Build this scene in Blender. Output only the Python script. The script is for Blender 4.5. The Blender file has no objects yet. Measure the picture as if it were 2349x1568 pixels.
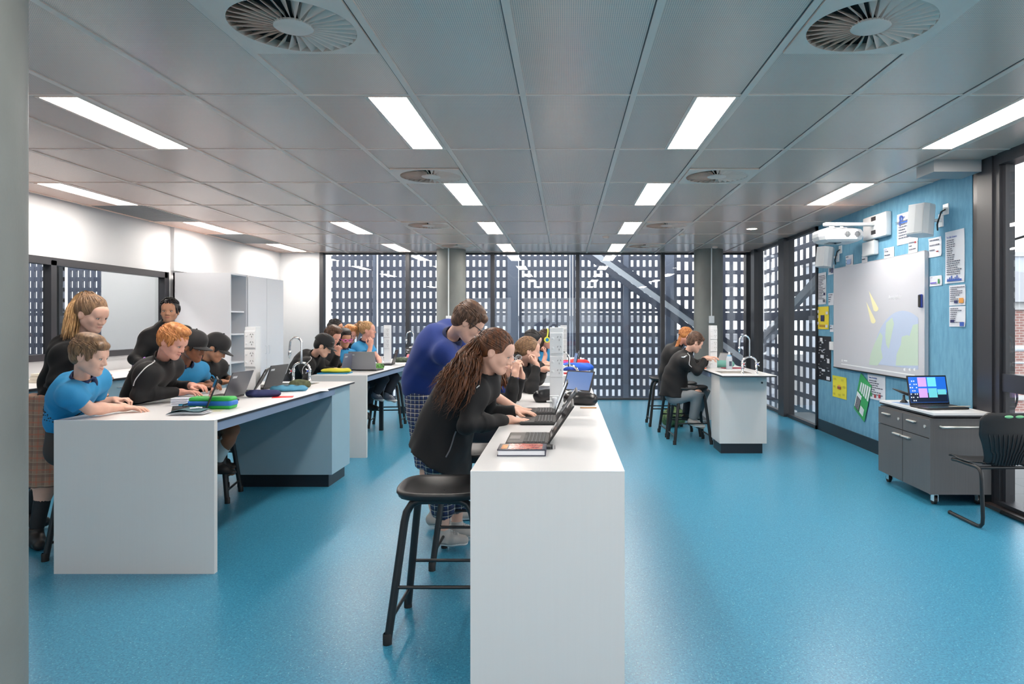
import bpy, bmesh, math, random
import numpy as np
from mathutils import Vector, Matrix
random.seed(4)
SC = bpy.context.scene
COL = SC.collection
PI = math.pi

# ------------------------------------------------------------------ camera
EYE = 1.468          # lens height
FPX = 1566.0         # 24 mm lens on a 36 mm back, in pixels of the 2349 wide frame
CX, CY = 1298.0, 741.0
cam_d = bpy.data.cameras.new('camera')
cam = bpy.data.objects.new('camera', cam_d)
COL.objects.link(cam)
cam.location = (0, 0, EYE)
cam.rotation_euler = (PI/2, 0, 0)
cam_d.sensor_width = 36.0
cam_d.lens = 36.0*FPX/2349
cam_d.shift_x = (1174.5-CX)/2349
cam_d.shift_y = (CY-784.0)/2349
cam_d.clip_start = 0.05
cam_d.clip_end = 300
SC.camera = cam

# ------------------------------------------------------------------ world, light, exposure
SC.view_settings.view_transform = 'Standard'
SC.view_settings.look = 'None'
SC.view_settings.exposure = 0.4
SC.view_settings.gamma = 1.0
SC.view_settings.use_curve_mapping = False
world = bpy.data.worlds.new('overcast_sky')
SC.world = world
world.use_nodes = True
wn = world.node_tree
wn.nodes.clear()
w_out = wn.nodes.new('ShaderNodeOutputWorld')
w_bg = wn.nodes.new('ShaderNodeBackground')
w_ramp = wn.nodes.new('ShaderNodeValToRGB')
w_tc = wn.nodes.new('ShaderNodeTexCoord')
w_sep = wn.nodes.new('ShaderNodeSeparateXYZ')
wn.links.new(w_tc.outputs['Generated'], w_sep.inputs[0])
w_n = wn.nodes.new('ShaderNodeTexNoise'); w_n.inputs['Scale'].default_value = 2.5; w_n.inputs['Detail'].default_value = 6
wn.links.new(w_tc.outputs['Generated'], w_n.inputs['Vector'])
wn.links.new(w_n.outputs['Fac'], w_ramp.inputs[0])
w_ramp.color_ramp.elements[0].position = .35; w_ramp.color_ramp.elements[0].color = (.95, .96, 1.0, 1)
w_ramp.color_ramp.elements[1].position = .6; w_ramp.color_ramp.elements[1].color = (1, .98, .95, 1)
wn.links.new(w_ramp.outputs[0], w_bg.inputs['Color'])
w_bg.inputs['Strength'].default_value = 2.4
wn.links.new(w_bg.outputs[0], w_out.inputs[0])
LAMP = 31.0           # radiance of the ceiling lamps' diffusers
SC.cycles.use_denoising = True
SC.cycles.max_bounces = 7
SC.cycles.diffuse_bounces = 4
SC.cycles.glossy_bounces = 4
SC.cycles.transmission_bounces = 6
SC.cycles.transparent_max_bounces = 16
SC.cycles.caustics_reflective = False
SC.cycles.caustics_refractive = False
SC.cycles.sample_clamp_indirect = 6.0

# ------------------------------------------------------------------ helpers
def P(px, py, Y):
    """a point at depth Y seen along one line of sight"""
    return Vector(((px-CX)/FPX*Y, Y, EYE-(py-CY)/FPX*Y))

def srgb(r, g, b):
    f = lambda c: (c/255/12.92) if c/255 <= .04045 else ((c/255+.055)/1.055)**2.4
    return (f(r), f(g), f(b), 1)

_M = {}
def mat(name, col, rough=.5, metal=0, spec=.5, noise=0, nscale=20, bump=0, bscale=60, stretch=None, coat=0, sheen=0, emis=0, col2=None, trans=0, alpha=1):
    if name in _M: return _M[name]
    m = bpy.data.materials.new(name); m.use_nodes = True
    nt = m.node_tree; b = nt.nodes['Principled BSDF']
    b.inputs['Base Color'].default_value = col
    b.inputs['Roughness'].default_value = rough
    b.inputs['Metallic'].default_value = metal
    b.inputs['Specular IOR Level'].default_value = spec
    if coat: b.inputs['Coat Weight'].default_value = coat
    if sheen:
        b.inputs['Sheen Weight'].default_value = sheen
    if trans: b.inputs['Transmission Weight'].default_value = trans
    if alpha < 1: b.inputs['Alpha'].default_value = alpha
    if emis:
        b.inputs['Emission Color'].default_value = col
        b.inputs['Emission Strength'].default_value = emis
    vec = None
    if noise or bump:
        tc = nt.nodes.new('ShaderNodeTexCoord'); mp = nt.nodes.new('ShaderNodeMapping')
        nt.links.new(tc.outputs['Object'], mp.inputs[0])
        if stretch: mp.inputs['Scale'].default_value = stretch
        vec = mp.outputs[0]
    if noise:
        n = nt.nodes.new('ShaderNodeTexNoise'); n.inputs['Scale'].default_value = nscale; n.inputs['Detail'].default_value = 4
        nt.links.new(vec, n.inputs['Vector'])
        r = nt.nodes.new('ShaderNodeValToRGB')
        c2 = col2 or tuple(c*(1-noise) for c in col[:3])+(1,)
        r.color_ramp.elements[0].color = c2; r.color_ramp.elements[1].color = col
        r.color_ramp.elements[0].position = .35; r.color_ramp.elements[1].position = .65
        nt.links.new(n.outputs['Fac'], r.inputs[0]); nt.links.new(r.outputs[0], b.inputs['Base Color'])
    if bump:
        n = nt.nodes.new('ShaderNodeTexNoise'); n.inputs['Scale'].default_value = bscale; n.inputs['Detail'].default_value = 3
        nt.links.new(vec, n.inputs['Vector'])
        bp = nt.nodes.new('ShaderNodeBump'); bp.inputs['Strength'].default_value = bump; bp.inputs['Distance'].default_value = .004
        nt.links.new(n.outputs['Fac'], bp.inputs['Height']); nt.links.new(bp.outputs[0], b.inputs['Normal'])
    _M[name] = m
    return m

class MB:
    """collects shapes into one mesh"""
    def __init__(s): s.v = []; s.f = []; s.m = []; s.mats = []; s.sm = []
    def mi(s, m):
        if m is None: return 0
        if m not in s.mats: s.mats.append(m)
        return s.mats.index(m)
    def add(s, vs, fs, m=None, smooth=False):
        o = len(s.v); s.v += [tuple(v) for v in vs]; k = s.mi(m)
        for f in fs: s.f.append(tuple(i+o for i in f)); s.m.append(k); s.sm.append(smooth)
        return s
    def box(s, x0, x1, y0, y1, z0, z1, m=None, bev=0, xf=None):
        if x0 > x1: x0, x1 = x1, x0
        if y0 > y1: y0, y1 = y1, y0
        if z0 > z1: z0, z1 = z1, z0
        if bev:
            bm = bmesh.new(); bmesh.ops.create_cube(bm, size=1)
            for v in bm.verts: v.co = Vector(((x0+x1)/2+v.co.x*(x1-x0), (y0+y1)/2+v.co.y*(y1-y0), (z0+z1)/2+v.co.z*(z1-z0)))
            bmesh.ops.bevel(bm, geom=bm.edges[:], offset=min(bev, .49*min(x1-x0, y1-y0, z1-z0)), segments=2 if bev < .02 else 4, profile=.5, affect='EDGES')
            bm.verts.index_update()
            vs = [v.co.copy() for v in bm.verts]; fs = [[v.index for v in f.verts] for f in bm.faces]; bm.free()
        else:
            vs = [Vector(p) for p in ((x0,y0,z0),(x1,y0,z0),(x1,y1,z0),(x0,y1,z0),(x0,y0,z1),(x1,y0,z1),(x1,y1,z1),(x0,y1,z1))]
            fs = [(0,3,2,1),(4,5,6,7),(0,1,5,4),(1,2,6,5),(2,3,7,6),(3,0,4,7)]
        if xf: vs = [xf @ v for v in vs]
        return s.add(vs, fs, m, bool(bev and bev >= .01))
    def quad(s, a, b, c, d, m=None): return s.add([a, b, c, d], [(0,1,2,3)], m)
    def prism(s, pts, d, m=None, smooth=False):
        """closed outline (3d points) pushed along vector d"""
        d = Vector(d); n = len(pts); vs = [Vector(p) for p in pts]; vs += [v+d for v in vs]
        fs = [tuple(range(n))[::-1], tuple(range(n, 2*n))]+[(i, (i+1) % n, (i+1) % n+n, i+n) for i in range(n)]
        return s.add(vs, fs, m, smooth)
    def tube(s, pts, r, n=10, m=None, caps=True):
        pts = [Vector(p) for p in pts]; k = len(pts)
        rs = r if isinstance(r, (list, tuple)) else [r]*k
        vs = []; fs = []; prev = None
        for i, p in enumerate(pts):
            t = (pts[min(i+1, k-1)]-pts[max(i-1, 0)])
            if t.length < 1e-9: t = Vector((0,0,1))
            t.normalize()
            if prev is None:
                a = t.orthogonal().normalized()
            else:
                a = (prev-t*prev.dot(t))
                a = a.normalized() if a.length > 1e-6 else t.orthogonal().normalized()
            prev = a; b = t.cross(a)
            for j in range(n):
                th = 2*PI*j/n
                vs.append(p+(a*math.cos(th)+b*math.sin(th))*rs[i])
        for i in range(k-1):
            for j in range(n):
                fs.append((i*n+j, i*n+(j+1) % n, (i+1)*n+(j+1) % n, (i+1)*n+j))
        s.add(vs, fs, m, True)
        if caps: s.add(vs[:n], [tuple(range(n))[::-1]], m); s.add(vs[-n:], [tuple(range(n))], m)
        return s
    def cyl(s, a, b, r, n=20, m=None, r2=None): return s.tube([a, b], [r, r if r2 is None else r2], n, m)
    def lathe(s, prof, c=(0,0,0), n=24, m=None, xf=None):
        vs = []; fs = []
        for r, z in prof:
            for j in range(n):
                th = 2*PI*j/n; v = Vector((c[0]+r*math.cos(th), c[1]+r*math.sin(th), c[2]+z)); vs.append(xf @ v if xf else v)
        for i in range(len(prof)-1):
            for j in range(n): fs.append((i*n+j, i*n+(j+1) % n, (i+1)*n+(j+1) % n, (i+1)*n+j))
        return s.add(vs, fs, m, True)
    def sphere(s, c, r, n=12, m=None, xf=None):
        r = (r, r, r) if not isinstance(r, (tuple, list)) else r
        vs = []; fs = []; h = n//2+2
        for i in range(h+1):
            ph = PI*i/h
            for j in range(n):
                th = 2*PI*j/n
                v = Vector((r[0]*math.sin(ph)*math.cos(th), r[1]*math.sin(ph)*math.sin(th), r[2]*math.cos(ph)))
                vs.append((xf @ v if xf else v)+Vector(c))
        for i in range(h):
            for j in range(n): fs.append((i*n+j, (i+1)*n+j, (i+1)*n+(j+1) % n, i*n+(j+1) % n))
        return s.add(vs, fs, m, True)
    def build(s, name, m=None, parent=None, off=(0,0,0)):
        me = bpy.data.meshes.new(name)
        off = Vector(off)
        me.from_pydata([Vector(v)-off for v in s.v], [], s.f)
        if m is not None and not s.mats: me.materials.append(m)
        for x in s.mats: me.materials.append(x)
        me.polygons.foreach_set('material_index', s.m if s.mats else [0]*len(s.f))
        me.polygons.foreach_set('use_smooth', s.sm)
        me.update()
        o = bpy.data.objects.new(name, me); COL.objects.link(o)
        if parent: o.parent = parent
        return o

def thing(name, label, cat, loc=(0,0,0), rz=0, group=None):
    o = bpy.data.objects.new(name, None); COL.objects.link(o)
    o.location = loc; o.rotation_euler = (0, 0, rz); o.empty_display_size = .05
    return tag(o, label, cat, group)
def tag(o, label, cat, group=None, kind=None):
    o['label'] = label; o['category'] = cat
    if group: o['group'] = group
    if kind: o['kind'] = kind
    return o
def struct(o, label=None):
    o['kind'] = 'structure'
    if label: o['label'] = label
    return o
def kids(o): return [c for c in bpy.data.objects if c.parent == o]
def dup(o, label=None, loc=None, rz=None, group=None, parent=None):
    c = o.copy(); COL.objects.link(c)
    if parent: c.parent = parent
    if label: c['label'] = label
    if group: c['group'] = group
    if loc is not None: c.location = loc
    if rz is not None: c.rotation_euler = (0, 0, rz)
    for ch in kids(o): dup(ch, parent=c)
    return c

# shared materials
WHITE = mat('white_laminate', srgb(214,211,209), .38, noise=.012, nscale=3, stretch=(30,30,.6))
WTOP = mat('white_worktop', srgb(230,229,230), .3, noise=.02, nscale=4)
EDGE = mat('dark_worktop_edge', srgb(38,40,46), .4)
APRON = mat('blue_grey_apron', srgb(120,138,165), .45)
BLUEGREY = mat('blue_grey_cabinet_laminate', srgb(150,178,192), .4, noise=.05, nscale=2)
PLINTH = mat('black_plinth', srgb(26,30,38), .35)
BLACKM = mat('black_powder_coat', srgb(26,28,31), .38, bump=.05, bscale=400)
BLACKP = mat('black_plastic', srgb(30,30,32), .42)
RUBBER = mat('black_rubber', srgb(17,18,19), .6)
CHROME = mat('chrome', (.85,.86,.88,1), .08, 1)
PWHITE = mat('white_plastic', srgb(228,230,232), .35)
WALLW = mat('white_wall_paint', srgb(202,203,205), .6, bump=.04, bscale=200)
FRAME = mat('charcoal_window_frame', srgb(44,45,50), .4)
CONC = mat('fair_faced_concrete', srgb(124,127,124), .55, noise=.3, nscale=2.2, bump=.15, bscale=90, stretch=(1,1,.6))
PAPER = mat('white_paper', srgb(228,230,236), .5)
# ================================================================== floor
XR, XL, YB, H, YN = 3.5, -5.5, 13.06, 2.811, -2.4
def floor_mat():
    m = bpy.data.materials.new('blue_speckled_vinyl'); m.use_nodes = True
    nt = m.node_tree; b = nt.nodes['Principled BSDF']
    tc = nt.nodes.new('ShaderNodeTexCoord')
    def noise(sc, det=2):
        n = nt.nodes.new('ShaderNodeTexNoise'); n.inputs['Scale'].default_value = sc; n.inputs['Detail'].default_value = det
        nt.links.new(tc.outputs['Object'], n.inputs['Vector']); return n.outputs['Fac']
    def ramp(f, p0, p1):
        r = nt.nodes.new('ShaderNodeMapRange'); r.inputs[1].default_value = p0; r.inputs[2].default_value = p1; nt.links.new(f, r.inputs[0]); return r.outputs[0]
    def mix(fac, a, bb):
        x = nt.nodes.new('ShaderNodeMix'); x.data_type = 'RGBA'
        if isinstance(fac, float): x.inputs[0].default_value = fac
        else: nt.links.new(fac, x.inputs[0])
        for i, c in ((6, a), (7, bb)):
            if isinstance(c, tuple): x.inputs[i].default_value = c
            else: nt.links.new(c, x.inputs[i])
        return x.outputs[2]
    c = mix(ramp(noise(90, 4), .4, .6), srgb(48,126,158), srgb(63,144,176))
    def fleck(sc, lo, rad):
        v = nt.nodes.new('ShaderNodeTexVoronoi'); v.inputs['Scale'].default_value = sc; nt.links.new(tc.outputs['Object'], v.inputs['Vector'])
        s_ = nt.nodes.new('ShaderNodeSeparateColor'); nt.links.new(v.outputs['Color'], s_.inputs[0])
        a = nt.nodes.new('ShaderNodeMath'); a.operation = 'GREATER_THAN'; nt.links.new(s_.outputs[0], a.inputs[0]); a.inputs[1].default_value = lo
        b_ = nt.nodes.new('ShaderNodeMath'); b_.operation = 'LESS_THAN'; nt.links.new(v.outputs['Distance'], b_.inputs[0]); b_.inputs[1].default_value = rad
        k = nt.nodes.new('ShaderNodeMath'); k.operation = 'MULTIPLY'; nt.links.new(a.outputs[0], k.inputs[0]); nt.links.new(b_.outputs[0], k.inputs[1]); return k.outputs[0]
    c = mix(fleck(120, .62, .38), c, srgb(38,108,142))
    c = mix(fleck(97, .84, .3), c, srgb(104,172,190))
    c = mix(fleck(61, .93, .16), c, srgb(150,204,210))
    nt.links.new(c, b.inputs['Base Color'])
    rr = nt.nodes.new('ShaderNodeMapRange'); rr.inputs[3].default_value = .27; rr.inputs[4].default_value = .38
    nt.links.new(noise(40, 3), rr.inputs[0]); nt.links.new(rr.outputs[0], b.inputs['Roughness'])
    bp = nt.nodes.new('ShaderNodeBump'); bp.inputs['Strength'].default_value = .12; bp.inputs['Distance'].default_value = .002
    nt.links.new(noise(60, 3), bp.inputs['Height']); nt.links.new(bp.outputs[0], b.inputs['Normal'])
    return m
struct(MB().box(XL-.2, XR+.06, YN, YB+.1, -.15, 0).build('floor', floor_mat()), 'blue speckled vinyl floor')

# ================================================================== ceiling
def ceil_mat():
    m = bpy.data.materials.new('perforated_metal_tile'); m.use_nodes = True
    nt = m.node_tree; b = nt.nodes['Principled BSDF']
    tc = nt.nodes.new('ShaderNodeTexCoord'); sp = nt.nodes.new('ShaderNodeSeparateXYZ'); nt.links.new(tc.outputs['Object'], sp.inputs[0])
    def mth(op, a, bb=None, c=None):
        n = nt.nodes.new('ShaderNodeMath'); n.operation = op
        for i, v in enumerate((a, bb, c)):
            if v is None: continue
            if isinstance(v, (int, float)): n.inputs[i].default_value = v
            else: nt.links.new(v, n.inputs[i])
        return n.outputs[0]
    pit = .0095
    u = mth('SUBTRACT', mth('FRACT', mth('DIVIDE', sp.outputs[0], pit)), .5)
    v = mth('SUBTRACT', mth('FRACT', mth('DIVIDE', sp.outputs[1], pit)), .5)
    d = mth('SQRT', mth('ADD', mth('MULTIPLY', u, u), mth('MULTIPLY', v, v)))
    hole = mth('LESS_THAN', d, .28)
    x = nt.nodes.new('ShaderNodeMix'); x.data_type = 'RGBA'; nt.links.new(hole, x.inputs[0])
    x.inputs[6].default_value = srgb(255,217,199); x.inputs[7].default_value = srgb(182,160,149)
    nt.links.new(x.outputs[2], b.inputs['Base Color'])
    b.inputs['Roughness'].default_value = .24
    b.inputs['Specular IOR Level'].default_value = .6
    return m
CEILM = ceil_mat()
RAIL = mat('white_ceiling_rail', srgb(252,222,206), .35)
_sw = [(-1.227, 3.075), (1.373, 3.075), (-1.227, 6.215), (1.373, 6.215), (-1.877, 9.33), (1.373, 9.33), (-1.877, 11.81), (1.373, 11.81)]
_xs = sorted({XL-.2, XR}|{round(x+d, 4) for x, y in _sw for d in (-.29, .29)}); _ys = sorted({YN, YB+.1}|{round(y+d, 4) for x, y in _sw for d in (-.29, .29)})
_cm = MB()
for _j in range(len(_ys)-1):
    _run = None
    for _i in range(len(_xs)-1):
        _mx, _my = (_xs[_i]+_xs[_i+1])/2, (_ys[_j]+_ys[_j+1])/2
        _hole = any(abs(_mx-x) < .29 and abs(_my-y) < .29 for x, y in _sw)
        if not _hole and _run is None: _run = _xs[_i]
        if _run is not None and (_hole or _i == len(_xs)-2): _cm.box(_run, _xs[_i] if _hole else _xs[_i+1], _ys[_j], _ys[_j+1], H, H+.02); _run = None
struct(_cm.build('ceiling', CEILM), 'grey perforated metal tile ceiling')
struct(MB().box(XL-.2, XR, YN, YB+.1, H+.06, H+.16).build('ceiling_slab', WALLW), 'slab above the tiles')
cols = [.398+.65*k for k in range(-9, 5)]
rows = [4.013+1.25*k for k in range(-5, 8)]
mb = MB()
for x in cols:
    mb.box(x-.018, x+.018, YN, YB-.02, H-.006, H+.01, RAIL)
    mb.box(x-.024, x-.0185, YN, YB-.02, H-.0015, H+.01, mat('rail_shadow_gap', srgb(70,70,72), .6))
for y in rows: mb.box(XL, XR, y-.012, y+.012, H-.004, H+.01, RAIL)
struct(mb.build('trim_1'), 'ceiling grid rails')

# luminaires: frame and glowing diffuser
LAMPM = bpy.data.materials.new('lamp_diffuser'); LAMPM.use_nodes = True
_b = LAMPM.node_tree.nodes['Principled BSDF']; _b.inputs['Base Color'].default_value = (1,1,1,1)
_b.inputs['Emission Color'].default_value = (1,.925,.85,1); _b.inputs['Emission Strength'].default_value = LAMP
def lamp(xr, y0, label, side=1):
    """xr: the rail the luminaire stands against; side 1 = lies to the left of it"""
    t = thing('ceiling_light', label, 'ceiling light', ((xr-.155*side), y0+.625, H), group='recessed linear ceiling lights')
    f = MB()
    z0, z1 = -.007, .002
    f.box(-.135, -.112, -.605, .605, z0, z1).box(.112, .135, -.605, .605, z0, z1)
    f.box(-.112, .112, -.605, -.595, z0, z1).box(-.112, .112, .595, .605, z0, z1)
    f.build('frame', RAIL, t)
    MB().box(-.112, .112, -.595, .595, -.004, .002).build('diffuser', LAMPM, t)
    return t
r = [4.013, 6.513, 9.013, 11.513]
lt = {
 ('far left', -4.802): [1, 2, 3], ('left', -2.852): [0, 2, 3], ('centre left', -.902): [0, 1, 2, 3], ('centre right', 1.048): [0, 1, 2, 3], ('right', 2.998): [0, 1]}
words = ['nearest', 'second nearest', 'third nearest', 'farthest']
lab = {
 ('far left',1): 'long white ceiling light nearest the white left wall, above the internal window',
 ('far left',2): 'white ceiling light by the left wall between two dark return grilles',
 ('far left',3): 'white ceiling light by the left wall nearest the white cupboard, farthest of its row',
 ('left',0): 'large white ceiling light beside the concrete pillar, largest at the left',
 ('left',2): 'white ceiling light above the back left bench, nearer of the two there',
 ('left',3): 'small white ceiling light near the glass above the back left bench',
 ('right',0): 'large white ceiling light at the upper right beside the near windows',
 ('right',1): 'white ceiling light above the blue wall with the projector',
}
for (nm, x), ks in lt.items():
    for k in ks:
        l = lab.get((nm, k)) or f'{words[k]} white ceiling light of the {"left" if "left" in nm else "right"} middle row over the central bench'
        lamp(x, r[k], l)
for x, nm in ((-4.802, 'left'), (-.902, 'middle'), (1.048, 'right of middle'), (2.998, 'right')):
    lamp(x, .263-.0, f'ceiling light behind the viewpoint at the {nm}')
# round downlight
t = thing('downlight', 'small round white downlight above the right side bench', 'ceiling light', (2.64, 9.69, H))
MB().lathe([(.085, .001), (.085, -.006), (.07, -.008), (.07, -.002)]).build('trim_ring', RAIL, t)
MB().lathe([(.0001, -.004), (.07, -.004)]).build('diffuser', LAMPM, t)

# swirl diffusers
VANE = mat('white_diffuser_vane', srgb(250,220,204), .35)
DARK = mat('duct_dark', srgb(46,47,47), .8)
def swirl():
    t = thing('air_diffuser', '', 'air diffuser', (0,0,0), group='square swirl air diffusers')
    n = 48; R = .275; z = -.008
    mb = MB(); vs = []; fs = []
    for j in range(n):
        th = 2*PI*j/n
        c, s_ = math.cos(th), math.sin(th); q = .3/max(abs(c), abs(s_))
        vs += [(R*c, R*s_, z), (q*c, q*s_, z), (q*c, q*s_, .002), (R*c, R*s_, .03)]
    for j in range(n):
        a, b = 4*j, 4*((j+1) % n)
        fs += [(a, b, b+1, a+1), (a+1, b+1, b+2, a+2), (a+3, b+3, b, a)]
    mb.add(vs, fs, VANE); mb.build('face_plate', VANE, t)
    MB().lathe([(.0001, .028), (R, .028)], n=32).build('duct', DARK, t)
    MB().lathe([(.0001, -.012), (.082, -.011), (.088, -.006), (.088, .0)], n=32).build('hub', VANE, t)
    for k in range(32):
        a = 2*PI*k/32; m_ = MB()
        pts = []
        for rr in (.086, .274):
            for zz, da in ((-.008, .6), (.024, -.6)):
                w = (.6/32*2*PI)*.5
                th = a+da*w*2.0
                pts.append((rr*math.cos(th), rr*math.sin(th), zz))
        p0, p1, p2, p3 = [Vector(p) for p in pts]
        th_ = Vector((0, 0, .0022))
        m_.add([p0, p1, p3, p2, p0-th_, p1-th_, p3-th_, p2-th_], [(0,1,2,3), (7,6,5,4), (0,4,5,1), (1,5,6,2), (2,6,7,3), (3,7,4,0)])
        m_.build('vane', VANE, t)
    return t
sw = [(-1.227, 3.075, 'large white swirl air diffuser cut by the picture top, left of centre'), (1.373, 3.075, 'large white swirl air diffuser cut by the picture top, right of centre'),
      (-1.227, 6.215, 'square swirl air diffuser beside the second middle light on the left'), (1.373, 6.215, 'square swirl air diffuser beside the second middle light on the right'),
      (-1.877, 9.33, 'small-looking swirl air diffuser left, third back from the camera'), (1.373, 9.33, 'small-looking swirl air diffuser right, third back from the camera'),
      (-1.877, 11.81, 'farthest swirl air diffuser, beside the left round column'), (1.373, 11.81, 'farthest swirl air diffuser, near the right round column')]
s0 = swirl(); s0.location = (sw[0][0], sw[0][1], H-.03+.026); s0['label'] = sw[0][2]
for x, y, l in sw[1:]: dup(s0, l, (x, y, H-.004))
s0.location.z = H-.004
GR = mat('dark_return_grille', srgb(120,121,123), .5)
for y, l in ((7.763, 'dark ceiling return grille by the left wall, nearer one'), (10.263, 'dark ceiling return grille by the left wall, farther one')):
    g = MB()
    for k in range(24): g.box(-.31, .31, -.6+k*.05, -.6+k*.05+.03, -.006, -.001, GR)
    g.box(-.31, .31, -.61, .61, -.001, .0, mat('grille_back', srgb(84,84,86), .6))
    o = g.build('return_grille'); o.location = (-4.98-.15+.03, y+.625, H-.001); tag(o, l, 'ceiling grille', 'ceiling return grilles')
# smoke detectors
for x, y, l in ((.62, 10.6, 'tiny white smoke detector on the ceiling near the centre'), (1.75, 10.3, 'tiny white smoke detector on the ceiling near the right diffusers'), (2.62, 12.0, 'tiny white sprinkler rose near the right column')):
    o = MB().lathe([(.0001, -.03), (.035, -.028), (.05, -.012), (.05, 0)]).build('smoke_detector', RAIL); o.location = (x, y, H); tag(o, l, 'smoke detector')

# ================================================================== walls
# left wall with the internal window Y 5.2..9.46, z 1.11..2.15
lw = MB()
WY0, WY1, WZ0, WZ1 = 4.6, 9.4, 1.11, 2.14
lw.box(XL-.12, XL, YN, WY0, 0, H); lw.box(XL-.12, XL, WY1, YB+.1, 0, H)
lw.box(XL-.12, XL, WY0, WY1, 0, WZ0); lw.box(XL-.12, XL, WY0, WY1, WZ1, H)
struct(lw.build('wall_left', WALLW), 'white plaster wall')
struct(MB().box(XL, XL+.05, 9.5, YB, 2.2, H).build('trim_2', WALLW), 'plaster bulkhead above cupboard')
struct(MB().box(XL, -4.695, YB-.04, YB+.1, 0, H).build('wall_back', WALLW), 'white plaster wall beside the glazing')
struct(MB().box(XL-.2, XR+.1, YN-.12, YN, 0, 1.0).box(XL-.2, XR+.1, YN-.12, YN, 2.6, H).box(XL-.2, XL+1.6, YN-.12, YN, 1.0, 2.6).box(XR-2.1, XR+.1, YN-.12, YN, 1.0, 2.6).build('wall_front', WALLW), 'white wall with an added wide window behind the viewpoint for fill light')
wf = MB()
for y0, y1, z0, z1 in ((WY0, WY1, WZ1-.05, WZ1+.03), (WY0, WY1, WZ0-.04, WZ0+.03), (WY0, WY0+.06, WZ0, WZ1), (WY1-.07, WY1+.03, WZ0-.04, WZ1+.03), (7.27, 7.35, WZ0, WZ1)):
    wf.box(XL-.07, XL+.02, y0, y1, z0, z1)
w1 = struct(wf.build('window_1', FRAME), 'charcoal framed internal window in the left wall')
GLASS = bpy.data.materials.new('clear_glass'); GLASS.use_nodes = True
gn = GLASS.node_tree; gn.nodes.remove(gn.nodes['Principled BSDF'])
g1 = gn.nodes.new('ShaderNodeBsdfTransparent'); g1.inputs[0].default_value = (.90,.93,.95,1)
g2 = gn.nodes.new('ShaderNodeBsdfGlossy'); g2.inputs['Roughness'].default_value = .0
gl = gn.nodes.new('ShaderNodeLayerWeight'); gl.inputs[0].default_value = .5
gp = gn.nodes.new('ShaderNodeMath'); gp.operation = 'POWER'; gn.links.new(gl.outputs['Facing'], gp.inputs[0]); gp.inputs[1].default_value = 4.0
gf = gn.nodes.new('ShaderNodeMath'); gf.operation = 'MULTIPLY_ADD'; gn.links.new(gp.outputs[0], gf.inputs[0]); gf.inputs[1].default_value = .8; gf.inputs[2].default_value = .035
gx = gn.nodes.new('ShaderNodeMixShader'); gn.links.new(gf.outputs[0], gx.inputs[0]); gn.links.new(g1.outputs[0], gx.inputs[1]); gn.links.new(g2.outputs[0], gx.inputs[2])
gn.links.new(gx.outputs[0], gn.nodes['Material Output'].inputs[0])
p = MB().box(XL-.05, XL-.044, WY0, WY1, WZ0, WZ1).build('pane', GLASS, w1)
fr = MB()
for x in (XL+1.6, -2.3, -.4, XR-2.16): fr.box(x, x+.06, YN-.12, YN-.02, 1.0, 2.6)
o = struct(fr.box(XL+1.6, XR-2.1, YN-.12, YN-.02, 1.0, 1.06).box(XL+1.6, XR-2.1, YN-.12, YN-.02, 2.54, 2.6).build('window_9', FRAME))  # unseen window, added for fill light from behind the camera
MB().box(XL+1.65, XR-2.15, YN-.07, YN-.064, 1.05, 2.55).build('pane', GLASS, o)
# room next door
ro = MB()
ro.box(-6.6, XL-.12, 9.7, 9.8, 0, H).box(-12.6, -12.5, YN, 13.1, 0, H).box(-12.6, XL-.12, YN, YN+.1, 0, H)
struct(ro.build('wall_beyond', WALLW), 'white walls of the room next door')
struct(MB().box(-12.6, XL-.12, YN, 13.1, -.15, 0).build('floor_beyond', mat('grey_vinyl', srgb(120,140,155), .4)))
struct(MB().box(-12.6, XL-.12, YN, 13.1, H, H+.12).build('ceiling_beyond', mat('white_ceiling', srgb(200,200,200), .6)))
fb = MB()
for x in (-12.5, -9.72, -7.7): fb.box(x, x+.07, 13.0, 13.1, 0, H)
struct(fb.build('window_10', FRAME), 'glazing of the room next door')
for x_, y in ((-6.2, 5.5), (-6.2, 8.6), (-7.4, 3), (-7.4, 8.4)):  # unseen lamps, added to brighten the room next door
    t = thing('ceiling_light', 'unseen white ceiling light added to brighten the room behind the internal window', 'ceiling light', (x_, y, H), group='added lights of the room next door')
    MB().box(-.15, .15, -.61, .61, -.006, .001).build('frame', RAIL, t); MB().box(-.12, .12, -.58, .58, -.009, -.005).build('diffuser', LAMPM, t)

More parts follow.
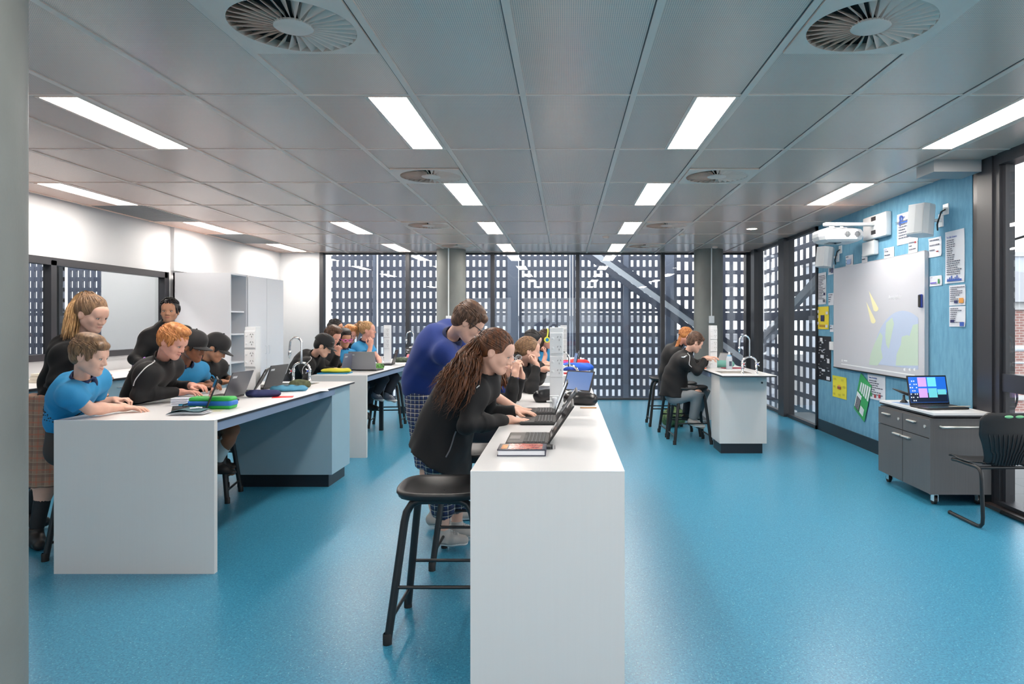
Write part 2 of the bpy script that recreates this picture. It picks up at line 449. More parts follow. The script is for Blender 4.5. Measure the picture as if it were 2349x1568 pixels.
# blue pin-up wall on the right
def blue_mat():
    m = bpy.data.materials.new('blue_felt_pinboard'); m.use_nodes = True
    nt = m.node_tree; b = nt.nodes['Principled BSDF']; tc = nt.nodes.new('ShaderNodeTexCoord')
    mp = nt.nodes.new('ShaderNodeMapping'); mp.inputs['Scale'].default_value = (1, 3, .8); nt.links.new(tc.outputs['Object'], mp.inputs[0])
    n = nt.nodes.new('ShaderNodeTexNoise'); n.inputs['Scale'].default_value = 9; n.inputs['Detail'].default_value = 8; nt.links.new(mp.outputs[0], n.inputs['Vector'])
    r = nt.nodes.new('ShaderNodeValToRGB'); r.color_ramp.elements[0].position = .3; r.color_ramp.elements[1].position = .7
    r.color_ramp.elements[0].color = srgb(98,150,178); r.color_ramp.elements[1].color = srgb(114,166,192)
    nt.links.new(n.outputs['Fac'], r.inputs[0]); nt.links.new(r.outputs[0], b.inputs['Base Color']); b.inputs['Roughness'].default_value = .85
    b.inputs['Specular IOR Level'].default_value = .2
    n2 = nt.nodes.new('ShaderNodeTexNoise'); n2.inputs['Scale'].default_value = 120; nt.links.new(tc.outputs['Object'], n2.inputs['Vector'])
    bp = nt.nodes.new('ShaderNodeBump'); bp.inputs['Strength'].default_value = .4; bp.inputs['Distance'].default_value = .004
    nt.links.new(n2.outputs['Fac'], bp.inputs['Height']); nt.links.new(bp.outputs[0], b.inputs['Normal'])
    return m
BY0, BY1 = 5.88, 9.46
struct(MB().box(XR, XR+.2, BY0, BY1, 0, H).build('wall_right', blue_mat()), 'blue felt pin-up wall')
struct(MB().box(XR-.014, XR, BY0, BY1, 0, .15).build('baseboard_right', PLINTH))
struct(MB().box(XL, XL+.012, YN, YB-.04, 0, .1).box(XL, -4.7, YB-.052, YB-.04, 0, .1).build('baseboard_left', PLINTH))
struct(MB().box(3.02, XR-.09, 5.6, 5.88, H-.1, H).build('trim_3', mat('bulkhead_grey', srgb(170,171,173), .5)), 'small ceiling bulkhead')

# ================================================================== glazing: back and right side
def glaze(name, frames, pane, label):
    f = MB()
    for b in frames: f.box(*b)
    o = struct(f.build(name, FRAME), label)
    MB().box(*pane).build('pane', GLASS, o)
    return o
mx = [-4.66, -3.02, -1.4, .225, 1.85, 3.42]
for i in range(5):
    a, b = mx[i], mx[i+1]
    fr = [(a-.035, a+.035, YB-.06, YB+.09, 0, H), (a, b, YB, YB+.07, 0, .035), (a, b, YB, YB+.07, H-.03, H)]
    if i == 4: fr.append((b, b+.16, YB-.12, YB+.09, 0, H))
    glaze(f'window_{i+2}', fr, (a+.03, b-.03, YB+.03, YB+.038, .03, H-.02), 'tall glazing bay in the back wall')
gx_ = 3.47
glaze('window_7', [(gx_-.05, gx_+.12, 12.4, 12.62, 0, H), (gx_, gx_+.07, 11.0, 12.94, 0, .05), (gx_-.05, gx_+.12, 10.72, 11.0, 0, H), (gx_, gx_+.07, 11.0, 12.94, H-.05, H)], (gx_+.03, gx_+.038, 11.0, 12.92, .05, H-.04), 'side glazing bay at the far right corner')
glaze('window_8', [(gx_, gx_+.07, 9.46, 10.72, 0, .05), (gx_-.0, gx_+.1, 9.46, 9.5, 0, H), (gx_, gx_+.07, 9.46, 10.72, H-.05, H)], (gx_+.03, gx_+.038, 9.5, 10.72, .05, H-.04), 'side glazing bay beside the blue wall')
# near right: dark posts and a framed glass door leaf
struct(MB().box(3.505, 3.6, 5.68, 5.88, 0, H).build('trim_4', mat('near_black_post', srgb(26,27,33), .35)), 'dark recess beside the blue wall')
struct(MB().box(3.42, 3.58, 5.48, 5.68, 0, H).box(3.435, 3.56, 5.41, 5.48, 0, H).build('trim_5', FRAME), 'charcoal steel post')
dr = MB()
dr.box(3.42, 3.56, YN, 5.41, H-.09, H).box(3.42, 3.56, YN, 5.41, 0, .06).box(3.46, 3.52, 5.37, 5.41, .06, H-.09)
dr.box(3.45, 3.51, 3.0, 5.4, .93, 1.07).box(3.42, 3.56, 2.9, 3.0, 0, H).box(3.42, 3.56, .3, .4, 0, H)
o = struct(dr.build('door_1', FRAME), 'charcoal framed glass sliding door')
MB().box(3.476, 3.484, YN, 5.38, .05, H-.08).build('pane', GLASS, o)
struct(MB().box(3.36, 3.42, YN, 5.5, 0, .03).build('trim_6', mat('dark_sill', srgb(60,52,50), .35)), 'door sill')

# ================================================================== concrete columns
def column(x, y, r, label, conduit=False):
    t = thing('concrete_column', label, 'column', (x, y, 0))
    MB().lathe([(r, 0), (r, H)], n=48).build('shaft', CONC, t)
    if conduit:
        MB().tube([(.0, -r-.012, H), (.0, -r-.012, 1.59)], .011, 8).build('conduit', PWHITE, t)
        MB().box(-.045, .045, -r-.04, -r+.01, 1.47, 1.6, bev=.006).build('switch_box', PWHITE, t)
    return t
column(-1.715, 1.84, .21, 'large round concrete pillar filling the left edge of the picture')
column(-2.10, 12.5, .265, 'round concrete column near the glass left of centre, with white conduit', True)
column(2.61, 12.5, .262, 'round concrete column near the glass behind the right bench', True)
# ================================================================== perforated sunscreen outside
SCR = mat('dark_perforated_screen_metal', srgb(96,101,118), .45, noise=.12, nscale=6)
SPOST = mat('screen_post_grey', srgb(118,126,144), .4)
def screen(ox, oy, u, L, pitch, hw, z0, z1, zp, hh, label, gap=None, shift=0, th=.06):
    """panel with rectangular slots; starts at (ox,oy) and runs L along unit vector u"""
    t = Vector((u[0], u[1], 0)); nrm = Vector((-u[1], u[0], 0))*th
    n = int(L/pitch); m = MB(); off = (L-n*pitch)/2
    def bar(a, b, c, d, ins=0):
        p0 = Vector((ox, oy, 0))+t*a+nrm*ins; p1 = Vector((ox, oy, 0))+t*b+nrm*ins
        q = [p0+Vector((0,0,c)), p1+Vector((0,0,c)), p1+Vector((0,0,d)), p0+Vector((0,0,d))]
        q += [v+nrm*(1-2*ins) for v in q]
        m.add(q, [(0,1,2,3), (7,6,5,4), (0,4,5,1), (1,5,6,2), (2,6,7,3), (3,7,4,0)])
    zs = []; z = z0+.13
    while z < z1:
        if gap and abs(z+hh/2-gap) < zp*.45: z = gap+.07
        zs.append((z, min(z+hh, z1))); z += zp
    for i in range(n+1):
        a = off+i*pitch-(pitch-hw)/2; b = a+(pitch-hw)
        bar(max(a, 0), min(b, L), z0, z1)
    prev = z0
    for c, d in zs+[(z1, z1)]:
        if c > prev+.001:
            if gap and prev < gap < c:
                bar(0, L, prev, gap-.012, .06); bar(0, L, gap+.012, c, .06)
            else: bar(0, L, prev, c, .06)
        prev = d
    o = m.build('perforated_screen_panel', SCR)
    return tag(o, label, 'screen panel', 'perforated metal sunscreen panels')
YS = 14.25
segs = [(-4.9, -4.02, .1265, .056, 'slotted metal screen panel outside at the left end of the glass, narrow'),
        (-3.92, -2.62, .1265, .056, 'slotted metal screen panel outside left of the round column'),
        (-2.5, -1.22, .1265, .056, 'slotted metal screen panel outside behind the left round column'),
        (-.98, .08, .1265, .056, 'slotted metal screen panel outside behind the central bench'),
        (.15, 1.2, .1265, .056, 'slotted metal screen panel outside right of the central bench'),
        (1.3, 2.1, .1265, .056, 'slotted metal screen panel outside under the stair stringer'),
        (2.2, 3.0, .16, .08, 'slotted metal screen panel with wider slots behind the right round column'),
        (3.08, 4.0, .16, .09, 'slotted metal screen panel with wide slots at the far right corner')]
for a, b, pi_, hw, l in segs:
    z_ = pi_ > .15
    screen(a, YS, (1, 0), b-a, pi_, hw, -.4, 3.6, .268 if z_ else .22, .18 if z_ else .136, l, gap=1.70)
for a, b, l in ((-12.4, -10.5, 'slotted metal screen panel seen through the internal window, left of its mullion'), (-10.4, -8.6, 'slotted metal screen panel seen through the internal window, right of its mullion')):
    screen(a, YS, (1, 0), b-a, .1265, .056, -.4, 3.6, .22, .136, l, gap=1.70)
screen(4.12, 14.2, (0, -1), 1.6, .36, .22, -.4, 3.6, .268, .18, 'slotted metal screen panel on the side, far half', gap=1.70, th=.01)
screen(4.12, 12.5, (0, -1), 1.7, .3, .17, -.4, 3.6, .268, .18, 'slotted metal screen panel on the side, near half', gap=1.70, th=.01)
# steel posts between the panels
for x, w, l in ((-3.97, .05, 'thin steel screen post at the left end'), (-2.56, .1, 'steel screen post left of the round column'), (-1.1, .22, 'broad steel screen post behind the students'), (.115, .05, 'thin steel screen post right of the middle mullion'),
                (1.25, .1, 'steel screen post at the foot of the stair'), (2.15, .18, 'broad steel screen post left of the right column'), (3.17, .06, 'thin steel post at the corner')):
    o = MB().box(x-w/2, x+w/2, YS-.12, YS-.01, -.4, 3.6).build('screen_post', SPOST); tag(o, l, 'post', 'steel posts of the sunscreen')
# stair stringers: two dark bars and a pale bar painted for the bright gap between them, sloping down to the right
def beam(p0, p1, h, d, name, m):
    p0, p1 = Vector(p0), Vector(p1)
    q = [p0, p1, p1+Vector((0,0,h)), p0+Vector((0,0,h))]
    return MB().prism(q, (0, d, 0)).build(name, m)
t = thing('outdoor_stair', 'dark steel stair stringer sloping down to the right behind the glass', 'stair', (0, 13.6, 0))
def sloped(px0, py0, px1, py1, hpx, name, m, d=.06, Y=13.6):
    h = hpx/FPX*Y
    a, b = P(px0, py0, Y), P(px1, py1, Y); return MB().prism([a, b, b+Vector((0,0,-h)), a+Vector((0,0,-h))], (0, d, 0)).build(name, m, t, (0, 13.6, 0))
sloped(1338, 555, 1705, 816, 15, 'bright_gap', mat('pale_bar', srgb(228,232,240), .5), .03)
sloped(1338, 541, 1705, 802, 13, 'stringer', SCR)
sloped(1338, 571, 1705, 832, 16, 'stringer', SCR)
MB().box(1.9, 1.98, 13.68, 13.76, -4, 1.6).build('support_post', SCR, t, (0, 13.6, 0))
t2 = thing('outdoor_brace', 'pale diagonal steel brace rising right behind the side glazing', 'brace', (3.95, 12.5, 0))
o = MB().prism([(0, 1.6, 1.0), (0, -2.2, 2.25), (0, -2.2, 2.4), (0, 1.6, 1.15)], (.08, 0, 0)).build('bar', mat('pale_bar', srgb(225,230,238), .5), t2)
MB().box(-.0, .06, -2.2, -2.14, -4, 2.26).build('post', SPOST, t2)
# ground and city outside
PAVE = bpy.data.materials.new('grey_pavers'); PAVE.use_nodes = True
nt = PAVE.node_tree; br = nt.nodes.new('ShaderNodeTexBrick'); tc = nt.nodes.new('ShaderNodeTexCoord')
nt.links.new(tc.outputs['Object'], br.inputs['Vector']); br.offset = 0
br.inputs['Color1'].default_value = srgb(128,126,124); br.inputs['Color2'].default_value = srgb(118,117,116); br.inputs['Mortar'].default_value = srgb(100,100,100)
br.inputs['Scale'].default_value = 1; br.inputs['Mortar Size'].default_value = .008; br.inputs['Brick Width'].default_value = .6; br.inputs['Row Height'].default_value = .6
nt.links.new(br.outputs['Color'], nt.nodes['Principled BSDF'].inputs['Base Color']); nt.nodes['Principled BSDF'].inputs['Roughness'].default_value = .6
struct(MB().box(3.6, 9, -4, 11.5, -.14, -.03).build('terrace_floor', PAVE), 'grey paved terrace outside')
struct(MB().box(3.6, 4.5, -4, 11.3, 3.05, 3.2).build('soffit', mat('grey_soffit', srgb(150,152,156), .6)), 'grey terrace soffit')
struct(MB().box(-60, 90, -40, 120, -4.3, -4.0).build('ground', mat('asphalt', srgb(120,122,124), .8)), 'street level below')
BR = bpy.data.materials.new('red_brick'); BR.use_nodes = True
nt = BR.node_tree; br = nt.nodes.new('ShaderNodeTexBrick'); tc = nt.nodes.new('ShaderNodeTexCoord')
mp = nt.nodes.new('ShaderNodeMapping'); mp.inputs['Rotation'].default_value = (PI/2, 0, 0); nt.links.new(tc.outputs['Object'], mp.inputs[0]); nt.links.new(mp.outputs[0], br.inputs['Vector'])
br.inputs['Color1'].default_value = srgb(176,130,122); br.inputs['Color2'].default_value = srgb(158,116,112); br.inputs['Mortar'].default_value = srgb(200,186,180)
br.inputs['Scale'].default_value = 1; br.inputs['Mortar Size'].default_value = .012; br.inputs['Brick Width'].default_value = .24; br.inputs['Row Height'].default_value = .085
nt.links.new(br.outputs['Color'], nt.nodes['Principled BSDF'].inputs['Base Color']); nt.nodes['Principled BSDF'].inputs['Roughness'].default_value = .8
# brick house behind the door, about 22 m away
t = thing('brick_house', 'red brick house with white window arches and grey hipped roof outside', 'building', (14.5, 22, -4))
MB().box(-3.6, 6, 0, 5, 0, 5.9).build('wall', BR, t)
MB().box(-3.7, 6.1, -.1, 5, 5.9, 6.15).build('cornice', mat('pale_stone', srgb(210,210,210), .6), t)
MB().add([(-3.9, -.3, 6.15), (6.3, -.3, 6.15), (6.3, 5.3, 6.15), (-3.9, 5.3, 6.15), (1.2, 2.5, 7.4)], [(0,1,4), (1,2,4), (2,3,4), (3,0,4), (3,2,1,0)]).build('roof', mat('grey_slate', srgb(150,152,158), .7), t)
for x in (-.75, 1.2, 3.2):
    w = MB().box(x-.4, x+.4, -.1, .02, 3.2, 5.0).build('window', mat('white_window', srgb(235,238,242), .4), t)
    MB().tube([(x+.45*math.cos(a_), -.06, 5.0+.4*math.sin(a_)) for a_ in [PI*i/10 for i in range(11)]], .06, 6, mat('white_window', (1,1,1,1))).build('arch', None, w)
    MB().box(x-.3, x+.3, -.12, -.09, 3.35, 4.85).build('glass', mat('dark_glass', srgb(90,105,120), .1), w)
MB().box(-3.65, 6.05, -.06, .02, 3.0, 3.15).build('string_course', mat('pale_stone', srgb(210,210,210), .6), t)
t = thing('grey_block', 'pale grey rendered building with parapet beyond the brick house', 'building', (17, 30, -4))
MB().box(-4.5, 9, 0, 6, 0, 8.4).build('wall', mat('pale_render', srgb(205,212,222), .7), t)
MB().box(-4.6, 9.1, -.1, 6, 8.4, 8.6).build('parapet', mat('pale_stone', srgb(210,210,210), .6), t)
MB().tube([(-1.5, 1, 8.6), (-1.5, 1, 10.1)], .04, 6).tube([(-1.9, 1, 9.9), (-1.1, 1, 9.9)], .02, 6).tube([(-1.8, 1, 9.6), (-1.2, 1, 9.6)], .02, 6).build('antenna', FRAME, t)
for i, (x, y, w, h_) in enumerate(((-12, 34, 10, 5.0), (0, 40, 9, 5.6), (8, 36, 6, 4.6), (-22, 38, 9, 6))):
    t = thing('distant_building', ['low pale building far behind the screen at the left', 'pale building far behind the middle of the screen', 'low building far behind the right of the screen', 'block seen through the internal window'][i], 'building', (x, y, -4))
    MB().box(-w/2, w/2, 0, 5, 0, h_).build('wall', mat('pale_render', srgb(205,212,222), .7), t)
    MB().box(-w/2-.1, w/2+.1, -.1, 5.1, h_, h_+.3).build('roof', mat('grey_slate', srgb(150,152,158), .7), t)
# terrace rail and white pipework, dark cable
t = thing('service_cable', 'thick dark cable with a shackle sloping up behind the glass door', 'cable', (0, 0, 0))
MB().tube([P(2230, 571, 6.8), P(2300, 557, 6.8), P(2420, 520, 6.6), P(3300, 300, 6.2)], .012, 8).build('cable', RUBBER, t)
MB().tube([P(2288, 558, 6.79), P(2312, 553, 6.77)], .03, 8).build('sleeve', RUBBER, t)
t = thing('roof_pipe', 'white pipework and balustrade outside the glass door', 'pipe', (0, 0, 0))
WP = mat('white_steel', srgb(225,230,238), .4)
MB().tube([P(2240, 796, 9), P(3300, 796, 9)], .02, 8).tube([P(2240, 832, 9), P(3300, 832, 9)], .014, 8).build('rail', WP, t)
MB().tube([P(2300, 812, 8.8), P(2330, 800, 8.8), P(3300, 800, 8.8)], .035, 8).build('pipe', WP, t)
t = thing('bicycle', 'bicycle wheel and frame leaning outside behind the glass door', 'bicycle', (0, 0, 0))
for px in (2288, 2420):
    c = P(px, 912, 10.7); q = [(c.x+.31*math.cos(a_), c.y, c.z+.31*math.sin(a_)) for a_ in [2*PI*i/32 for i in range(33)]]
    MB().tube(q, .018, 6, caps=False).build('wheel', RUBBER if px < 2300 else WP, t)
c = P(2288, 912, 10.7); d = P(2420, 912, 10.7)
MB().tube([c, (c+d)/2+Vector((0,0,.35)), d], .016, 6).build('frame', WP, t)
# ================================================================== benches
TOP = .9
def bench(name_label, x0, x1, y0, y1, cab=None, near_panel=True, legs=(), far_panel=False, sink_y=None, apron=True, cab_mat=None, over=0, handle=False):
    t = thing('laboratory_bench', name_label, 'bench', ((x0+x1)/2, (y0+y1)/2, 0), group='white laboratory benches')
    o = Vector(t.location)
    B = lambda *a, **k: MB().box(*a, **k)
    top = MB()
    if sink_y:
        sx0, sx1, s0, s1 = sink_y
        for (a, b, c, d) in ((x0, x1, y0, s0), (x0, x1, s1, y1), (x0, sx0, s0, s1), (sx1, x1, s0, s1)):
            top.box(a, b, c, d, TOP-.004, TOP, WTOP)
            top.box(a, b, max(c, y0+.037) if near_panel else c, d, TOP-.018, TOP-.004, EDGE)
    else:
        top.box(x0, x1, y0, y1, TOP-.004, TOP, WTOP); top.box(x0, x1, y0+.037, y1, TOP-.018, TOP-.004, EDGE)
    top.build('worktop', None, t, o)
    if near_panel: B(x0, x1, y0, y0+.036, 0, TOP-.0045).build('end_panel', WHITE, t, o)
    if far_panel: B(x0, x1, y1-.036, y1, 0, TOP-.0045).build('end_panel', WHITE, t, o)
    if apron:
        ya, yb = (y0+.037 if near_panel else y0+.02), (y1-.04)
        if cab: 
            if cab[0] < y0+.3: ya = cab[1]+.001
            else: yb = cab[0]-.001
        a = MB().box(x0+.004, x0+.03, ya, yb, TOP-.07, TOP-.019).box(x1-.03, x1-.004, ya, yb, TOP-.07, TOP-.019)
        a.build('apron', APRON, t, o)
    if cab:
        c0, c1 = cab
        cb = B(x0+.03+over, x1-.03-over, c0, c1, .115, TOP-.019).build('cabinet', cab_mat or WHITE, t, o)
        B(x0+.05+over, x1-.07-over, c0+.03, c1-.03, 0, .115).build('plinth', PLINTH, t, o)
        if handle:
            h = MB().tube([(x1-.13, c0-.001, .835), (x1-.13, c0-.03, .835), (x1-.04, c0-.03, .835), (x1-.04, c0-.001, .835)], .004, 6).build('handle', PWHITE, cb, o)
            h.location = (0, 0, 0)
            MB().cyl((x1-.085, c0-.001, .80), (x1-.085, c0-.012, .80), .011).build('lock', BLACKP, cb, o)
    for (lx, ly) in legs:
        B(lx-.025, lx+.025, ly-.025, ly+.025, 0, TOP-.019).build('leg', BLACKM, t, o)
    if sink_y:
        s = MB(); d = .16; zt = TOP-.003; w = .006
        s.box(sx0, sx1, s0, s1, zt-d, zt-d+w).box(sx0, sx0+w, s0, s1, zt-d, zt+.006).box(sx1-w, sx1, s0, s1, zt-d, zt+.006).box(sx0, sx1, s0, s0+w, zt-d, zt+.006).box(sx0, sx1, s1-w, s1, zt-d, zt+.006)
        s.box(sx0-.015, sx1+.015, s0-.015, s0, zt+.003, zt+.006).box(sx0-.015, sx1+.015, s1, s1+.015, zt+.003, zt+.006).box(sx0-.015, sx0, s0, s1, zt+.003, zt+.006).box(sx1, sx1+.015, s0, s1, zt+.003, zt+.006)
        s.build('sink', mat('brushed_steel', srgb(190,186,180), .25, .9), t, o)
    return t
bench('white laboratory bench in the centre foreground with three laptops', -.367, .226, 2.624, 6.49, cab=(6.05, 6.45), legs=())
bench('white laboratory bench at the left with a blue grey sink cabinet at its far end', -3.0, -2.06, 4.0, 6.66, cab=(6.1, 6.6), cab_mat=BLUEGREY, sink_y=(-2.74, -2.36, 6.2, 6.48))
bench('white laboratory bench at the back left with grey laptops on it', -2.78, -2.175, 7.45, 11.5, cab=(11.08, 11.46), cab_mat=BLUEGREY, legs=((-2.53, 9.36),))
bench('white laboratory bench at the back centre, beyond the foreground bench', -.34, .26, 7.42, 11.4, cab=(11.0, 11.36))
bench('white laboratory bench at the right with a white sink cabinet facing the camera', 1.70, 2.29, 7.41, 10.4, cab=(7.68, 8.12), near_panel=False, far_panel=True, sink_y=(1.78, 2.1, 7.76, 8.06), handle=True)

def mixer(loc, label, rz=0, hgt=.30):
    t = thing('laboratory_tap', label, 'tap', loc, rz, 'chrome laboratory mixer taps')
    b = MB()
    for s in (-1, 1):
        b.lathe([(.021, 0), (.021, .008), (.014, .014), (.012, .1), (.017, .105), (.017, .125), (.009, .135)], (s*.078, 0, 0), 14)
    arc = [(-.078, 0, .13)]+[(.078*math.cos(a), 0, .13+.06*math.sin(a)) for a in [PI-PI*i/12 for i in range(1, 12)]]+[(.078, 0, .13)]
    b.tube(arc, .011, 10)
    b.build('body', CHROME, t)
    sp = [(0, 0, .185), (0, 0, .185+hgt*.62)]+[(-.055+.055*math.cos(a), 0, .185+hgt*.62+.06*math.sin(a)) for a in [PI*i/10 for i in range(1, 10)]]+[(-.112, 0, .17+hgt*.58), (-.114, 0, .15+hgt*.5)]
    MB().tube(sp, .0095, 10).lathe([(.016, 0), (.016, .02)], (0, 0, .18), 12).build('spout', CHROME, t)
    MB().lathe([(.006, -.075), (.009, -.05), (.014, -.045), (.014, -.005), (.01, 0)], (-.114, 0, .155+hgt*.5), 12).build('nozzle', CHROME, t)
    for s, c in ((-1, srgb(190,40,50)), (1, srgb(40,70,190))):
        h = MB().cyl((s*.078, -.012, .112), (s*.078, -.05, .112), .009, 10)
        for a in range(4):
            th = PI/4+a*PI/2
            h.tube([(s*.078, -.045, .112), (s*.078+.03*math.cos(th), -.045, .112+.03*math.sin(th))], [.005, .006], 6)
        hh = h.build('cross_handle', CHROME, t)
        MB().cyl((s*.078, -.051, .112), (s*.078, -.054, .112), .008, 10).build('cap', mat('tap_cap_'+('red' if s < 0 else 'blue'), c, .4), hh)
    return t
mixer((-2.54, 6.56, TOP), 'chrome swan neck tap by the sink of the left bench')
mixer((2.06, 7.66, TOP), 'chrome swan neck tap on the right bench cabinet')
mixer((-2.5, 11.2, TOP), 'chrome swan neck tap at the far end of the back left bench')
mixer((0.03, 6.12, TOP), 'chrome tap at the far end of the central bench, behind the white power post', hgt=.1)

def power_post(x, y, label, h=.54, w=.09):
    t = thing('power_post', label, 'power post', (x, y, TOP), group='white power posts on the benches')
    MB().box(-w/2, w/2, -w/2, w/2, 0, h, bev=.003).build('post', PWHITE, t)
    for k in range(2):
        z = h-.035-.155*k
        p = MB().box(-w/2+.001, w/2-.001, -w/2-.014, -w/2-.0005, z-.14, z, bev=.004).build('socket_plate', PWHITE, t)
        for j in range(2):
            zz = z-.038-j*.064
            MB().box(-w/2+.012, -w/2+.028, -w/2-.02, -w/2-.014, zz-.008, zz+.008, bev=.003).build('switch', PWHITE, p)
            s = MB(); cx_ = .018; yy = -w/2-.0165
            for ang, ox_, oz_ in ((.5, -.01, .01), (-.5, .01, .01), (0, 0, -.01)):
                xf = Matrix.Translation((cx_+ox_, yy, zz+oz_)) @ Matrix.Rotation(ang, 4, 'Y')
                s.box(-.0012, .0012, -.002, .0028, -.0055, .0055, xf=xf)
            s.build('socket_slots', mat('slot_dark', srgb(50,50,54), .5), p)
    return t
power_post(-.062, 4.58, 'white power post with sockets on the central bench')
power_post(-.03, 9.4, 'white power post on the back centre bench')
power_post(-2.60, 5.67, 'white power post with sockets on the left bench')
power_post(-2.585, 9.9, 'white power post on the back left bench')
power_post(1.885, 8.75, 'white power post on the right bench beside the water bottle')

def gas_tap(x, y, label, rz=0):
    t = thing('gas_tap', label, 'gas tap', (x, y, TOP), rz, 'white twin gas taps beside the power posts')
    MB().lathe([(.03, 0), (.03, .012), (.016, .02), (.015, .07), (.018, .075), (.018, .09), (.001, .094)], n=16).build('body', PWHITE, t)
    MB().tube([(0, 0, .06), (.05, 0, .06)], [.011, .007], 8).tube([(0, 0, .06), (-.05, 0, .06)], [.011, .007], 8).build('outlet', PWHITE, t)
    MB().box(-.03, .03, -.006, .006, .092, .102, bev=.003).build('lever', PWHITE, t)
gas_tap(-.075, 4.42, 'white gas tap at the foot of the central power post')
gas_tap(-2.62, 5.42, 'white gas tap in front of the left power post')
gas_tap(-2.60, 9.65, 'white gas tap by the back left power post')
gas_tap(1.80, 8.62, 'white gas tap by the right bench power post')

# ================================================================== wall bench and cupboard on the left
t = thing('wall_bench', 'long white wall bench with blue grey cupboards under the internal window', 'bench', (-5.05, 6.5, 0)); o_ = Vector(t.location)
MB().box(-5.488, -4.65, 2.0, 9.44, TOP-.004, TOP, WTOP).box(-5.488, -4.65, 2.0, 9.44, TOP-.024, TOP-.004, EDGE).build('worktop', None, t, o_)
MB().box(-5.48, -4.70, 2.0, 9.44, .12, TOP-.026).build('carcass', BLUEGREY, t, o_)
MB().box(-5.48, -4.76, 2.0, 9.44, 0, .12).build('plinth', PLINTH, t, o_)
HD = mat('pale_handle', srgb(215,220,226), .3, .4)
for k in range(12):
    y = 2.02+k*.61
    d = MB().box(-4.70, -4.682, y, y+.6, .66, TOP-.03).build('drawer', BLUEGREY, t, o_)
    MB().tube([(-4.682, y+.22, .8), (-4.655, y+.22, .8), (-4.655, y+.38, .8), (-4.682, y+.38, .8)], .005, 6).build('handle', HD, d, o_)
    d = MB().box(-4.70, -4.682, y, y+.6, .13, .65).build('door', BLUEGREY, t, o_)
CUP = mat('white_cupboard_laminate', srgb(226,228,233), .4)
t = thing('tall_cupboard', 'tall white cupboard with an open shelf bay at the left wall', 'cupboard', (-5.05, 10.3, 0)); o_ = Vector(t.location)
cx0, cx1, cy0, cy1, ch = -5.44, -4.65, 9.46, 11.2, 2.17
c = MB().box(cx0, cx1, cy0, cy0+.025, .1, ch).box(cx0, cx1, cy0+.025, cy1, ch-.025, ch).box(cx0, cx0+.02, cy0, cy1, .1, ch).box(cx0, cx1, cy1-.02, cy1, .1, ch).box(cx0, cx1, 9.93, 9.95, .1, ch).box(cx0, cx1, cy0, cy1, .1, .125)
c.build('carcass', CUP, t, o_)
MB().box(cx0, cx1-.05, cy0, cy1, 0, .1).build('plinth', PLINTH, t, o_)
for z in (.5, .9, 1.3, 1.62): MB().box(cx0+.02, cx1-.03, cy0+.025, 9.93, z, z+.022).build('shelf', CUP, t, o_)
MB().box(cx1-.4, cx1-.38, 9.49, 9.6, 1.68, 2.05).box(cx1-.35, cx1-.33, 9.5, 9.9, 1.68, 1.9).box(cx1-.36, cx1-.34, 9.5, 9.9, .93, 1.05).build('leaning_panel', mat('grey_panel', srgb(150,154,158), .5), t, o_)
for a, b in ((9.955, 10.57), (10.58, 11.195)):
    d = MB().box(cx1, cx1+.018, a, b, .12, ch-.003).build('door', CUP, t, o_)
    e = MB().tube([(cx1+.018, (b-.05 if a < 10 else a+.05), 1.0), (cx1+.04, (b-.05 if a < 10 else a+.05), 1.0), (cx1+.04, (b-.05 if a < 10 else a+.05), 1.12), (cx1+.018, (b-.05 if a < 10 else a+.05), 1.12)], .004, 6).build('handle', HD, d, o_)

# ================================================================== stools
def make_stool():
    t = thing('laboratory_stool', '', 'stool', (0,0,0), group='black laboratory stools')
    # seat: rounded square dish
    n = 40; vs = []; fs = []
    rings = [(1.0, -.012), (1.03, -.004), (1.02, .008), (.97, .012), (.85, .004), (.6, -.012), (.3, -.018), (.02, -.02)]
    def rr(th): 
        c, s = abs(math.cos(th)), abs(math.sin(th)); return .205/((c**4+s**4)**.25)
    low = [(.4, -.03), (.8, -.028), (.98, -.024)]
    allr = [(f, z) for f, z in low]+rings
    for f, z in allr:
        for j in range(n):
            th = 2*PI*j/n; r_ = rr(th)*f
            lift = .012*(abs(math.cos(th))**3)*max(0, f-.5)*2 if z > -.03 else 0
            vs.append((r_*math.cos(th), r_*math.sin(th), .675+z+lift))
    for i in range(len(allr)-1):
        for j in range(n): fs.append((i*n+j, i*n+(j+1) % n, (i+1)*n+(j+1) % n, (i+1)*n+j))
    MB().add(vs, fs, None, True).build('seat', BLACKP, t)
    for sy in (-1, 1):
        yt, yb = sy*.13, sy*.205
        def at(z): return yb+(yt-yb)*z/.64
        L = []
        for z in (.02, .2, .4, .54): L.append((-.225+.075*z/.64, at(z), z))
        L += [(-.152, at(.58), .585), (-.13, at(.62), .622), (-.095, yt, .638)]
        pts = L+[(0, yt, .64)]+[(-x, y, z) for x, y, z in L[::-1]]
        MB().tube(pts, .0185, 12).build('leg_frame', BLACKM, t)
        MB().tube([(-.205, at(.22), .25), (.205, at(.22), .25)], .009, 8).build('footrest', BLACKM, t)
        for sx in (-1, 1): MB().lathe([(.021, 0), (.021, .045), (.018, .05)], (sx*.225, yb, 0), 12).lathe([(.001, 0), (.021, 0)], (sx*.225, yb, 0), 12).build('rubber_foot', RUBBER, t)
    for sx in (-1, 1):
        MB().tube([(sx*.216, -.19, .1), (sx*.216, .19, .1)], .009, 8).build('stretcher', BLACKM, t)
        MB().tube([(sx*.09, -.13, .64), (sx*.09, .13, .64)], .012, 8).build('seat_bar', BLACKM, t)
    return t
